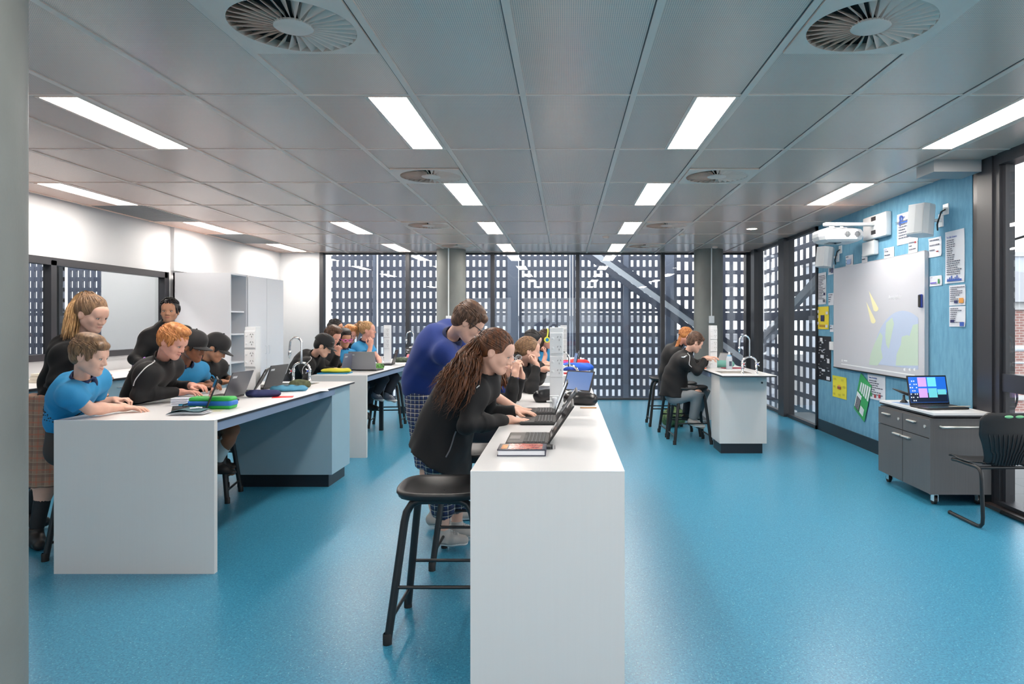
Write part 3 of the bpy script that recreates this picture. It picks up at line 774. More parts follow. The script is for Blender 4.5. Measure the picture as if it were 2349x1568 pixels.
ST = [(-.592, 3.33, 0, 'black stool nearest the camera, beside the end of the central bench'),
      (-.57, 4.26, 0, 'black stool behind the nearest one, beside the standing girl'),
      (-.60, 5.45, 0, 'black stool under the seated girls at the central bench'),
      (-.60, 8.1, 0, 'black stool at the back centre bench'),
      (-2.99, 4.42, 0, 'black stool behind the end panel of the left bench, under the boy in blue'),
      (-3.27, 5.15, 0, 'black stool of the ginger haired boy at the left bench'),
      (-3.02, 5.72, .2, 'black stool seen under the left bench behind the white sock'),
      (-3.25, 6.3, 0, 'black stool at the far end of the left bench'),
      (-2.55, 9.75, .1, 'black stool under the back left bench near the grey shoe'),
      (-2.96, 8.3, 0, 'black stool of the students crowded at the back left bench'),
      (1.53, 8.47, .05, 'empty black stool beside the right bench cabinet'),
      (1.42, 9.9, 0, 'black stool of the farther child at the right bench'),
      (1.5, 9.02, .1, 'black stool of the nearer child at the right bench')]
s0 = make_stool(); s0.location = (ST[0][0], ST[0][1], 0); s0['label'] = ST[0][3]
for x, y, rz, l in ST[1:]: dup(s0, l, (x, y, 0), rz)
# ================================================================== organic surfaces: smooth union of simple volumes, meshed by surface nets
def A(v): return np.array(v, dtype=np.float64)
def nrm(v): v = A(v); return v/max(np.linalg.norm(v), 1e-9)
def frame(fwd, up):
    """columns: right, forward, up"""
    f = nrm(fwd); r = nrm(np.cross(f, up)); u = np.cross(r, f); return np.stack([r, f, u], 1)
def Cone(a, b, ra, rb, k=.02): return ('cone', k, A(a), A(b), ra, rb)
def Tub(a, b, ra, rb, k=.012): return ('tube', k, A(a), A(b), ra, rb)
def Ell(c, r, R=None, k=.02): return ('ell', k, A(c), A(r), np.eye(3) if R is None else R)
def Sub(p, k=.008): return ('sub', k, p)
def Cut(p, n): return ('cut', 0, A(p), nrm(n))
def _one(p, X):
    t = p[0]
    if t == 'cone':
        a, b = p[2], p[3]; ab = b-a; q = X-a
        h = np.clip((q@ab)/(ab@ab+1e-12), 0, 1)
        return np.linalg.norm(q-h[:, None]*ab, axis=1)-(p[4]+(p[5]-p[4])*h)
    if t == 'tube':
        a, b = p[2], p[3]; L = np.linalg.norm(b-a); w = (b-a)/L; q = X-a; h = q@w
        rad = np.linalg.norm(q-h[:, None]*w, axis=1)-(p[4]+(p[5]-p[4])*np.clip(h/L, 0, 1))
        return np.maximum(rad, np.maximum(-h, h-L))
    if t == 'ell':
        q = (X-p[2])@p[4]; k0 = np.linalg.norm(q/p[3], axis=1); k1 = np.linalg.norm(q/p[3]**2, axis=1)+1e-9
        return k0*(k0-1)/k1
def sdf(prims, X):
    d = None
    for p in prims:
        if p[0] == 'cut': d = np.maximum(d, -((X-p[2])@p[3])); continue
        if p[0] == 'sub':
            e = -_one(p[2], X); k = p[1]; h = np.maximum(k-np.abs(d-e), 0)/k; d = np.maximum(d, e)+h*h*k/4; continue
        if p[0] == 'fn': d = d+p[2](X); continue
        e = _one(p, X)
        if d is None: d = e
        else:
            k = p[1]; h = np.maximum(k-np.abs(d-e), 0)/k; d = np.minimum(d, e)-h*h*k/4
    return d
def folds(amp, f=26, seed=0, ax=(1, 1, 1)):
    rng = np.random.RandomState(seed); W = rng.randn(5, 3)*A(ax); ph = rng.rand(5)*6
    def fn(X):
        s = 0
        for w, p in zip(W, ph): s = s+np.sin(X@(w*f)+p+1.5*np.sin(X@(w[::-1]*f*.4)))
        return amp*s/3
    return ('fn', 0, fn)
def bounds(prims, pad=.03):
    lo = A((9e9,)*3); hi = -lo
    for p in prims:
        if p[0] in ('cone', 'tube'):
            for c, r in ((p[2], p[4]), (p[3], p[5])): lo = np.minimum(lo, c-r); hi = np.maximum(hi, c+r)
        elif p[0] == 'ell':
            e = np.sqrt(((p[4]*p[3])**2).sum(1)); lo = np.minimum(lo, p[2]-e); hi = np.maximum(hi, p[2]+e)
    return lo-pad, hi+pad
def nets(prims, h, bb=None):
    lo, hi = bb if bb else bounds(prims)
    B = 4; nb = np.maximum(np.ceil((hi-lo)/(h*B)).astype(int), 1); n = nb*B
    ci = np.stack(np.meshgrid(*[np.arange(k) for k in nb], indexing='ij'), -1).reshape(-1, 3)
    dc = sdf(prims, lo+(ci+.5)*h*B)
    act = (np.abs(dc) < h*B*1.25+.008).reshape(nb)
    D = np.where(dc < 0, -1., 1.).reshape(nb)
    D = np.pad(np.repeat(np.repeat(np.repeat(D, B, 0), B, 1), B, 2), ((0,1),)*3, mode='edge')
    m = np.zeros(n+1, bool); fa = np.repeat(np.repeat(np.repeat(act, B, 0), B, 1), B, 2)
    for dx in (0, 1):
        for dy in (0, 1):
            for dz in (0, 1): m[dx:dx+n[0], dy:dy+n[1], dz:dz+n[2]] |= fa
    idx = np.argwhere(m)
    D[m] = sdf(prims, lo+idx*h)
    S = D < 0
    c = [(a, b, e) for a in (0, 1) for b in (0, 1) for e in (0, 1)]
    sl = lambda V, o: V[o[0]:o[0]+n[0], o[1]:o[1]+n[1], o[2]:o[2]+n[2]]
    cnt = sum(sl(S, o).astype(np.int8) for o in c); cell = (cnt > 0) & (cnt < 8)
    ix = np.argwhere(cell); acc = np.zeros((len(ix), 3)); num = np.zeros(len(ix))
    get = lambda o: D[ix[:, 0]+o[0], ix[:, 1]+o[1], ix[:, 2]+o[2]]
    V = {o: get(o) for o in c}
    for o in c:
        for ax in range(3):
            if o[ax]: continue
            o2 = list(o); o2[ax] = 1; o2 = tuple(o2)
            a, b = V[o], V[o2]; x = (a < 0) != (b < 0); t = np.where(x, a/np.where(x, a-b, 1), 0)
            pt = np.tile(A(o), (len(ix), 1)); pt[:, ax] = t
            acc[x] += pt[x]; num[x] += 1
    vs = lo+(ix+acc/num[:, None])*h
    im = -np.ones(n, int); im[cell] = np.arange(len(ix))
    F = []
    for ax in range(3):
        u, w = [(1, 2), (2, 0), (0, 1)][ax]
        a = [slice(0, n[0]+1)]*3; a = [slice(1, n[i]) for i in range(3)]; b = list(a); a[ax] = slice(0, n[ax]); b[ax] = slice(1, n[ax]+1)
        s0, s1 = S[tuple(a)], S[tuple(b)]
        e = np.argwhere(s0 != s1)
        if not len(e): continue
        inside = s0[tuple(e.T)]
        off = np.ones(3, int); off[ax] = 0; e = e+off
        def cellat(du, dw):
            q = e.copy(); q[:, u] -= du; q[:, w] -= dw; return im[q[:, 0], q[:, 1], q[:, 2]]
        q = np.stack([cellat(1, 1), cellat(0, 1), cellat(0, 0), cellat(1, 0)], 1)
        q[~inside] = q[~inside][:, ::-1]
        F.append(q)
    F = np.concatenate(F); F = F[(F >= 0).all(1)]
    return vs, F
def np_obj(name, parts, m, parent, off):
    """parts: list of (verts, quads)"""
    vs = np.concatenate([p[0] for p in parts])-A(off); o = 0; fs = []
    for v, f in parts: fs.append(f+o); o += len(v)
    fs = np.concatenate(fs)
    me = bpy.data.meshes.new(name)
    me.vertices.add(len(vs)); me.vertices.foreach_set('co', vs.ravel())
    me.loops.add(fs.size); me.loops.foreach_set('vertex_index', fs.ravel().astype(np.int32))
    me.polygons.add(len(fs)); me.polygons.foreach_set('loop_start', np.arange(len(fs), dtype=np.int32)*4)
    me.polygons.foreach_set('use_smooth', np.ones(len(fs), bool))
    me.update(calc_edges=True); me.materials.append(m)
    ob = bpy.data.objects.new(name, me); COL.objects.link(ob)
    if parent: ob.parent = parent
    return ob
def snap(prims, pts, off=.0):
    X = np.array(pts, float)
    for _ in range(6):
        d = sdf(prims, X); g = np.stack([(sdf(prims, X+e)-sdf(prims, X-e))/2e-3 for e in np.eye(3)*1e-3], 1)
        g /= np.linalg.norm(g, axis=1)[:, None]+1e-9
        X = X-(d-off)[:, None]*g
    return X

def dense(pts, n=22):
    P_ = [A(p) for p in pts]; seg = [np.linalg.norm(b-a) for a, b in zip(P_, P_[1:])]; T = sum(seg); out = []
    for i in range(n+1):
        d = T*i/n; k = 0
        while k < len(seg)-1 and d > seg[k]: d -= seg[k]; k += 1
        out.append(P_[k]+(P_[k+1]-P_[k])*min(1, d/max(seg[k], 1e-9)))
    return out
# ------------------------------------------------------------------ people
SKIN = {k: mat('skin_'+k, c, .5, sheen=.1, noise=.1, nscale=14) for k, c in (('fair', srgb(226,178,156)), ('rosy', srgb(224,164,144)), ('tan', srgb(190,138,108)), ('brown', srgb(150,98,70)))}
def hairm(k, c, c2): return mat('hair_'+k, c, .5, noise=.9, nscale=60, col2=c2, stretch=(1.2, 1.2, .35), bump=.35, bscale=160)
HAIR = {'brown': hairm('brown', srgb(108,76,56), srgb(60,40,30)), 'auburn': hairm('auburn', srgb(120,72,42), srgb(52,30,20)), 'light': hairm('light', srgb(146,112,80), srgb(96,70,50)),
        'ginger': hairm('ginger', srgb(214,148,88), srgb(160,92,44)), 'black': hairm('black', srgb(34,28,28), srgb(16,14,15)), 'blonde': hairm('blonde', srgb(196,154,104), srgb(140,104,66)), 'dark': hairm('dark', srgb(70,50,38), srgb(38,28,22))}
EYEW = mat('eye_white', srgb(225,220,215), .25); EYEB = mat('eye_iris', srgb(48,36,30), .2); LIP = mat('lips', srgb(176,98,92), .45); LASH = mat('lash', srgb(34,26,24), .6)
CLOTH = {
 'black': mat('black_softshell', srgb(22,22,24), .7, spec=.3, sheen=.04, bump=.15, bscale=500),
 'knit': mat('black_knit', srgb(17,17,19), .85, spec=.2, sheen=.05, bump=.2, bscale=400),
 'navy': mat('navy_knit', srgb(34,54,118), .85, spec=.2, sheen=.1, bump=.2, bscale=350),
 'navydark': mat('navy_collar', srgb(28,38,74), .8),
 'polo': mat('blue_polo', srgb(32,136,190), .7, noise=.12, nscale=8, bump=.15, bscale=400),
 'tights': mat('black_tights', srgb(26,26,30), .7), 'trousers': mat('dark_trousers', srgb(30,34,44), .8), 'shorts': mat('dark_shorts', srgb(58,52,50), .8),
 'sock': mat('white_sock', srgb(214,216,216), .8), 'shoe': mat('black_shoe', srgb(24,22,23), .5), 'sneaker': mat('grey_sneaker', srgb(168,164,160), .8), 'bluesneaker': mat('slate_sneaker', srgb(104,112,128), .8),
 'capb': mat('black_cap_cotton', srgb(22,22,25), .8, sheen=.2), 'piping': mat('white_piping', srgb(215,216,218), .5), 'greypants': mat('grey_trousers', srgb(125,128,132), .8)}
def plaid(name, base, bars, sx=9):
    m = bpy.data.materials.new(name); m.use_nodes = True; nt = m.node_tree; b = nt.nodes['Principled BSDF']; b.inputs['Roughness'].default_value = .85
    tc = nt.nodes.new('ShaderNodeTexCoord'); sp = nt.nodes.new('ShaderNodeSeparateXYZ'); nt.links.new(tc.outputs['Object'], sp.inputs[0])
    ad = nt.nodes.new('ShaderNodeMath'); ad.operation = 'MULTIPLY_ADD'; nt.links.new(sp.outputs[1], ad.inputs[0]); ad.inputs[1].default_value = .15; nt.links.new(sp.outputs[0], ad.inputs[2])
    cur = None
    for axis in (ad.outputs[0], sp.outputs[2]):
        for ph, w, col, mixf, fr in bars:
            a = nt.nodes.new('ShaderNodeMath'); a.operation = 'MULTIPLY_ADD'; nt.links.new(axis, a.inputs[0]); a.inputs[1].default_value = fr; a.inputs[2].default_value = ph+20
            f = nt.nodes.new('ShaderNodeMath'); f.operation = 'FRACT'; nt.links.new(a.outputs[0], f.inputs[0])
            l = nt.nodes.new('ShaderNodeMath'); l.operation = 'LESS_THAN'; nt.links.new(f.outputs[0], l.inputs[0]); l.inputs[1].default_value = w
            k = nt.nodes.new('ShaderNodeMath'); k.operation = 'MULTIPLY'; nt.links.new(l.outputs[0], k.inputs[0]); k.inputs[1].default_value = mixf
            x = nt.nodes.new('ShaderNodeMix'); x.data_type = 'RGBA'; nt.links.new(k.outputs[0], x.inputs[0])
            if cur is None: x.inputs[6].default_value = base
            else: nt.links.new(cur, x.inputs[6])
            x.inputs[7].default_value = col; cur = x.outputs[2]
    nt.links.new(cur, b.inputs['Base Color']); return m
CLOTH['plaid'] = plaid('navy_white_plaid', srgb(44,54,92), [(0, .45, srgb(24,28,48), .6, 24), (.1, .1, srgb(215,208,190), .75, 24)])
CLOTH['plaidlight'] = plaid('navy_cream_plaid', srgb(52,62,104), [(0, .35, srgb(30,36,64), .6, 34), (.1, .13, srgb(225,216,196), .75, 34)])
CLOTH['tartan'] = plaid('brown_tartan', srgb(150,120,102), [(0, .35, srgb(112,88,78), .5, 13), (.45, .14, srgb(176,98,74), .5, 13), (.75, .08, srgb(200,180,155), .35, 13)])

def head_prims(c, R, s):
    E = lambda x, y, z, a, b, d, k=.02: Ell(A(c)+R@(A((x, y, z))*s), A((a, b, d))*s, R, k*s)
    C = lambda p, q, a, b, k=.015: Cone(A(c)+R@(A(p)*s), A(c)+R@(A(q)*s), a*s, b*s, k*s)
    o = [E(0, -.014, .034, .073, .092, .08), E(0, .028, -.03, .056, .058, .078, .04),
         C((-.036, .0, -.05), (0, .062, -.091), .026, .019, .03), C((.036, .0, -.05), (0, .062, -.091), .026, .019, .03),
         E(-.036, .056, -.028, .022, .02, .022, .025), E(.036, .056, -.028, .022, .02, .022, .025),
         C((-.03, .077, .012), (.03, .077, .012), .0115, .0115, .02), E(0, .06, .04, .05, .03, .035, .03),
         C((0, .084, .002), (0, .1005, -.031), .007, .0105, .018), E(-.012, .09, -.036, .0085, .009, .007, .01), E(.012, .09, -.036, .0085, .009, .007, .01),
         Sub(E(-.03, .1, -.002, .014, .016, .009), .014*s), Sub(E(.03, .1, -.002, .014, .016, .009), .014*s),
         E(-.03, .073, -.002, .0135, .013, .0125, .006), E(.03, .073, -.002, .0135, .013, .0125, .006),
         E(0, .083, -.0595, .021, .011, .0055, .01), E(0, .081, -.069, .018, .011, .006, .01), E(0, .074, -.09, .016, .014, .012, .015),
         Sub(E(0, .096, -.0643, .02, .006, .0015), .003*s)]
    for x in (-1, 1):
        o += [E(x*.074, -.01, -.008, .008, .02, .031, .008), Sub(E(x*.085, -.004, -.004, .0075, .012, .019), .004*s)]
    return o
HAIR_MAIN = dict(c=(0, -.018, .038), r=(.083, .102, .09))
def hair_sdf(c, R, s, style):
    E = lambda x, y, z, a, b, d, k=.02: Ell(A(c)+R@(A((x, y, z))*s), A((a, b, d))*s, R, k*s)
    o = [E(*HAIR_MAIN['c'], *HAIR_MAIN['r'])]
    if style in ('short', 'crop', 'quiff'):
        o += [E(0, -.055, -.02, .062, .052, .055, .03)]
        o += [Sub(E(0, .108, -.045, .09, .085, .112), .012*s)]
        for x in (-1, 1): o += [Sub(E(x*.085, .012, -.03, .03, .034, .042), .012*s), E(x*.072, .03, .0, .008, .012, .03, .01)]
        if style == 'quiff': o += [E(0, .055, .105, .055, .04, .03, .03), E(0, -.01, .115, .06, .06, .022, .03)]
        if style == 'short': o += [E(.01, .07, .075, .058, .026, .028, .02), E(0, -.02, .11, .066, .075, .026, .03)]
    if style in ('tied', 'long'):
        o += [E(0, -.05, -.0, .064, .06, .06, .03), Sub(E(0, .112, -.04, .085, .086, .112), .01*s)]
        for x in (-1, 1): o += [Sub(E(x*.09, .01, -.045, .035, .034, .04), .012*s)]
        if style == 'long': o += [E(0, -.06, -.06, .075, .05, .1, .03)]
    return o
def tufts(c, R, s, n, ln, flow, seed, rad=.006, side=5, front=True, tie=None, lift=.02, up=0):
    """hair locks laid over the skull; flow(local point)->local direction"""
    rng = random.Random(seed); m = MB(); cc = A(HAIR_MAIN['c']); rr = A(HAIR_MAIN['r'])*.985
    k = 0; tries = 0
    while k < n and tries < n*30:
        tries += 1
        d = nrm([rng.gauss(0, 1) for _ in range(3)]); p = cc+rr*d
        x, y, z = p
        zl = .066 if y > .045 else (.02 if y > .015 else (.028 if y > -.03 else (-.02 if y > -.05 else -.055)))
        if z < zl: continue
        k += 1
        pts = [p]; L = ln*rng.uniform(.6, 1.15); N = 5
        for i in range(N):
            if tie is not None: q = pts[-1]+(A(tie)-pts[0])/N
            else: q = pts[-1]+nrm(flow(pts[-1])+A([rng.gauss(0, .16) for _ in range(3)]))*L/N
            e = (q-cc)/rr; f = np.linalg.norm(e)
            tgt = 1+lift*math.sin(PI*(i+1)/N*.6)+up*(i+1)/N
            if tie is None or i < N-1: q = cc+rr*e/f*max(tgt, min(f, tgt+.05))
            pts.append(q)
        W = [A(c)+R@(q*s) for q in pts]
        r0 = rad*s*rng.uniform(.7, 1.2)
        m.tube(W, [r0*.5, r0, r0, r0*.9, r0*.6, r0*.12 if tie is None else r0*.5], side, caps=False)
    return m
def lock_bundle(m, guide, n, spread, rad, wav, seed, fr=3):
    """a tail of loose wavy locks along guide points; spread(t) radius of the bundle"""
    rng = random.Random(seed); G = [A(g) for g in guide]; K = 16
    def at(t):
        x = t*(len(G)-1); i = min(int(x), len(G)-2); f = x-i
        p0 = G[max(i-1, 0)]; p1 = G[i]; p2 = G[i+1]; p3 = G[min(i+2, len(G)-1)]
        return .5*((2*p1)+(p2-p0)*f+(2*p0-5*p1+4*p2-p3)*f*f+(3*p1-p0-3*p2+p3)*f**3)
    for _ in range(n):
        a = rng.uniform(0, 2*PI); q = math.sqrt(rng.random()); ph = rng.uniform(0, 6); pw = rng.uniform(.6, 1.4); te = rng.uniform(.72, .975)
        pts = []; rs = []
        for i in range(K+1):
            t = te*i/K; c = at(min(t, .999)); d = at(min(t+.01, 1))-at(max(t-.01, 0)); d = nrm(d)
            u = nrm(np.cross(d, (0.3, 1, .2))); v = np.cross(d, u); sp = spread(t)*q
            w = wav*t*pw*.4+wav*.6*min(t*3, 1)
            pts.append(c+u*(math.cos(a)*sp+w*math.sin(fr*6.28*t+ph))+v*(math.sin(a)*sp+w*math.cos(fr*6.28*t*.9+ph)))
            rs.append(rad*(.5+.7*math.sin(PI*min(1, t*.9+.1)))*(1 if t < .8*te else max(.12, (te-t)/(.2*te))))
        m.tube(pts, rs, 5, caps=False)
    return m
def hand_prims(w, f, n, side, s, curl=.5, spread=1.0, thumb=1.0):
    """w wrist, f finger direction, n back of the hand, side +1 right"""
    f = nrm(f); n = nrm(A(n)-f*np.dot(f, n)); x = np.cross(n, f)*side   # thumb side
    T = lambda a, b, c: A(w)+(x*a+f*b+n*c)*s
    Rm = np.stack([x, f, n], 1)
    o = [Ell(T(.0, .048, 0), A((.038, .05, .0135))*s, Rm, .012*s), Ell(T(.012, .03, -.006), A((.026, .036, .014))*s, Rm, .012*s), Cone(T(0, -.03, 0), T(0, .012, 0), .021*s, .023*s, .02*s)]
    for i, (bx, L, dx, by) in enumerate(((.029, .070, .10, .086), (.010, .078, .03, .091), (-.009, .073, -.05, .088), (-.027, .058, -.14, .08))):
        p = T(bx, by, .001); a = 0; r = .0085 if i < 3 else .0075
        c = curl*(1+.12*i)
        for j, (fr, da) in enumerate(((.46, c*.75), (.3, c*.9), (.24, c*.5))):
            a += da
            d = f*math.cos(a)-n*math.sin(a)+x*dx*spread
            q = p+nrm(d)*L*fr*s
            o.append(Cone(p, q, r*s, r*.88*s, (.008 if j == 0 else .003)*s)); p = q; r *= .88
    a = T(.022, .018, -.006); b = T(.046+.01*spread, .045, -.014*thumb); c = T(.05+.01*spread, .074, -.022*thumb); d = T(.045+.004*spread, .096, -.03*thumb)
    o += [Cone(a, b, .0135*s, .0105*s, .014*s), Cone(b, c, .0105*s, .009*s, .004*s), Cone(c, d, .009*s, .0072*s, .004*s)]
    return o

def person(label, head, neck, pelvis, yaw, arms, top='black', skin='fair', hair='brown', style='short', s=1.0, facing=None,
           legs='sit', bottom='trousers', bend=(0, 0, 0), fine=.0045, body_h=.011, cap=False, extra=None, base=None, shw=.165, girth=1.0,
           legspec=None, shoe='shoe', tuft=150, flow='fwd', mouth=True, hem=None, hemr=.0, collar=True, tie=None, hairdo=None, piping=False, top_in=.018, sleeve='long', handscale=None, hands=True):
    """head=(centre, yaw, pitch, roll): yaw 0 looks to +x, 90 away; pitch down"""
    hc, hy, hp, hr = head; hc = A(hc); hy, hp, hr, ya = [math.radians(v) for v in (hy, hp, hr, yaw)]
    fw = A((math.cos(hy)*math.cos(hp), math.sin(hy)*math.cos(hp), -math.sin(hp)))
    up0 = A((math.cos(hy)*math.sin(hp), math.sin(hy)*math.sin(hp), math.cos(hp)))
    rt = np.cross(fw, up0); up0 = up0*math.cos(hr)+rt*math.sin(hr)
    R = frame(fw, up0)
    neck = A(neck); pelvis = A(pelvis); F = A((math.cos(ya), math.sin(ya), 0)); RT = A((math.sin(ya), -math.cos(ya), 0))
    ax = nrm(neck-pelvis); RT = nrm(RT-ax*np.dot(RT, ax)); FF = np.cross(ax, RT); TR = np.stack([RT, FF, ax], 1)
    if FF@F < 0: FF = -FF
    bend = A(bend)
    T = np.linalg.norm(neck-pelvis)
    at = lambda t, w=0: pelvis+(neck-pelvis)*t+bend*math.sin(PI*t)+FF*w
    g = girth*s
    base = A(base) if base is not None else A((pelvis[0], pelvis[1], 0))
    # arms: dict side -> (elbow, wrist, finger dir, back normal, curl) ; shoulder automatic unless given
    hdp = head_prims(hc, R, s)
    body = list(hdp)
    nk = neck+FF*.012
    body += [Cone(hc+R@(A((0, -.03, -.055))*s), nk, .041*s, .047*s, .02), Ell(at(.0), A((.148, .105, .12))*g, TR, .05), Ell(at(.38), A((.122, .092, max(.15, T*.33)))*g, TR, .05), Ell(at(.74), A((.148, .102, max(.14, T*.3)))*g, TR, .05)]
    tp = [Ell(at(.0), A((.15, .11, .12))*g+top_in, TR, .06), Ell(at(.38), A((.128, .1, max(.15, T*.33)))*g+top_in, TR, .06), Ell(at(.74), A((.15, .106, max(.14, T*.3)))*g+top_in, TR, .05)]
    sleeves = []; hand_boxes = []; handp = []
    for key, a in arms.items():
        sd = 1 if key == 'R' else -1
        sh = A(a['sh']) if 'sh' in a else neck-ax*.055*s+RT*sd*shw*s
        el, wr = A(a['el']), A(a['wr'])
        body += [Cone(nk-ax*.03, sh-ax*.005, .05*s, .046*s, .05), Cone(at(.86), sh, .06*s, .052*s, .04), Cone(sh, el, .046*s, .036*s, .025), Cone(el, el+(wr-el)*.35, .036*s, .037*s, .012), Cone(el+(wr-el)*.3, wr, .037*s, .0235*s, .015)]
        tp += [Cone(nk-ax*.025, sh, .062*s+top_in*.5, .054*s+top_in*.5, .06), Cone(at(.84), sh-ax*.01, .085*s+top_in*.6, .06*s+top_in*.5, .06)]
        if sleeve == 'short' or a.get('bare') == 2: tp += [Tub(sh, sh+(el-sh)*.62, .054*s+.012, .058*s+.01, .02), Cone(sh, sh+(el-sh)*.25, .056*s+.012, .052*s+.01, .02)]
        elif a.get('bare'): tp += [Cone(sh, el, .053*s+.008, .046*s+.006, .03), Tub(el, el+(wr-el)*.25, .048*s, .046*s, .02)]
        else:
            wr2 = el+(wr-el)*.93
            tp += [Cone(sh, el, .051*s+.008, .044*s+.008, .08), Cone(el, el+(wr-el)*.4, .045*s+.006, .043*s+.004, .02), Tub(el+(wr-el)*.3, wr2, .043*s+.006, .035*s+.002, .02)]
        if hands and not a.get('nohand'):
            hs = (handscale or s)*.98
            hpz = hand_prims(wr, a.get('dir', nrm(wr-el)), a.get('n', (0, 0, 1)), sd, hs, a.get('curl', .45), a.get('spread', 1), a.get('thumb', 1))
            handp += hpz; hand_boxes.append((bounds(hpz, .012)))
    body += handp
    # legs
    lg = []; socks = []; pants = []; shoes = []
    if legs != 'none':
        for sd in (1, -1):
            hip = pelvis+RT*sd*.085*g-A((0, 0, .03))
            if legspec and ('R' if sd > 0 else 'L') in legspec: kn, an, td = [A(v) for v in legspec['R' if sd > 0 else 'L']]
            elif legs == 'sit':
                kn = hip+F*.38*s+RT*sd*.05-A((0, 0, .06)); an = kn-F*.06*s-A((0, 0, .36*s)); td = F
            else:
                kn = A((hip[0], hip[1], hip[2]*.53))+F*.03; an = A((hip[0], hip[1], .085))-F*.02; td = F
            body += [Cone(hip, kn, .082*g, .052*s, .05), Cone(kn, kn+(an-kn)*.35, .05*s, .053*s, .02), Cone(kn+(an-kn)*.3, an, .052*s, .034*s, .03)]
            ft = an+nrm(td)*.13*s-A((0, 0, .045))
            body += [Cone(an-nrm(td)*.02-A((0, 0, .04)), ft, .03*s, .024*s, .03)]
            shoes += [[Cone(an-nrm(td)*.03-A((0, 0, .032)), an+nrm(td)*.05-A((0, 0, .04)), .043*s, .042*s, .03), Cone(an+nrm(td)*.05-A((0, 0, .04)), ft-A((0, 0, .004)), .042*s, .034*s, .03), Tub(an-A((0, 0, .05)), an+A((0, 0, .035)), .045*s, .043*s, .02), Cut(an-A((0, 0, .084)), (0, 0, 1))]]
            if bottom in ('trousers', 'greypants', 'skirt'):
                f = 0 if bottom == 'skirt' else .018
                pants += [Cone(hip, kn, (.085 if bottom != 'skirt' else .066)*g+f*.8+.004, .054*s+f+.003, .06), Tub(kn-(an-kn)*.06, an-(an-kn)*.06, .056*s+f, .04*s+f, .03)]
            elif bottom == 'shorts' or bottom == 'plaidlight' or bottom == 'plaid':
                e = {'shorts': -.12, 'plaid': .5}.get(bottom, .12)
                pants += [Cone(hip, hip+(kn-hip)*.5, .098*g, .085*s, .06), Tub(hip+(kn-hip)*.3, kn+((an-kn) if e > 0 else (kn-hip))*e, .09*g, .078*s, .03)]
    tagbb = bounds(hdp, .02)
    # meshes: body coarse with head and hands at finer steps
    root = None
    parts = []
    hb = (tagbb[0], tagbb[1])
    def keep(vf, boxes, inside):
        v, f = vf; cc = v[f].mean(1); k = np.zeros(len(f), bool)
        for lo, hi in boxes: k |= ((cc > lo) & (cc < hi)).all(1)
        f = f[k] if inside else f[~k]
        return v, f
    shr = lambda b, e: (b[0]+e, b[1]-e)
    boxes = [hb]+hand_boxes
    parts.append(keep(nets(body, body_h), [shr(b, .012) for b in boxes], False))
    parts.append(keep(nets(body, fine, hb), [shr(hb, .004)], True))
    for b in hand_boxes: parts.append(keep(nets(body, min(.0035, fine), b), [shr(b, .004)], True))
    clean = []
    for v, f in parts:
        u = np.unique(f); mp = -np.ones(len(v), int); mp[u] = np.arange(len(u)); clean.append((v[u], mp[f]))
    root = np_obj('person', clean, SKIN[skin], None, base); root.location = base
    tag(root, label, 'person')
    # garments
    tnames = {'black': 'jacket', 'knit': 'sweater', 'navy': 'sweater', 'polo': 'polo_shirt'}
    hemp = at(-.22) if hem is None else A(hem[0]); hemn = ax if hem is None else nrm(hem[1])
    if hemr: tp += [Cone(at(.5), hemp-hemn*.05, .13*g, hemr, .1)]
    if hem is None and top != 'polo': tp += [Ell(at(-.08), A((.152, .118, .16))*g+top_in, TR, .06)]
    tp += [Cut(hemp, hemn), folds(.0055, 24, hash(label) % 97 if False else len(label))]
    neckhole = Cone(nk, hc+R@(A((0, -.03, -.04))*s), .052*s, .05*s)
    nv_ = hc+R@(A((0, -.025, -.06))*s)-nk; nl = np.linalg.norm(nv_); cu = nv_/nl
    if collar:
        e = {'black': .62, 'knit': .3, 'navy': .2, 'polo': .15}[top]
        tp += [Tub(nk-cu*.05, nk+cu*nl*e, .086*s, .064*s, .03)]
        tp += [Sub(Cone(nk+cu*nl*.1, nk+cu*(nl*e+.06), .048*s, .062*s), .008)]
    grm = np_obj(tnames[top], [nets(tp, .0085 if fine < .0045 else .0105)], CLOTH[top], root, base)
    if top == 'polo' or top == 'navy':
        cl = [Tub(nk-cu*.012, nk+cu*nl*.5, .093*s, .06*s, .01), Sub(Cone(nk-cu*.0, nk+cu*(nl*.5+.06), .045*s, .06*s), .004)]
        if top == 'polo': cl += [Sub(Cone(nk+FF*.07+cu*.05, nk+FF*.1-cu*.02, .026, .006), .006)]
        np_obj('collar', [nets(cl, .0055)], CLOTH['navydark'], root, base)
    if piping:
        for key, a in arms.items():
            sd = 1 if key == 'R' else -1
            sh = neck-ax*.055*s+RT*sd*shw*s if 'sh' not in a else A(a['sh'])
            el = A(a['el'])
            q0 = neck+RT*sd*.05-FF*.0+ax*.02; q1 = sh+ax*.06+RT*sd*.0; q2 = sh+(el-sh)*.3+(RT*sd*.06-FF*.02); q3 = sh+(el-sh)*.55+(RT*sd*.06-FF*.03)
            L = [q0+(q1-q0)*t for t in (0.2, .6, 1)]+[q1+(q2-q1)*t for t in (.33, .66, 1)]+[q2+(q3-q2)*t for t in (.5, 1)]
            MB().tube(snap(tp, dense(L), .0015), .0035, 6).build('piping', CLOTH['piping'], root, base)
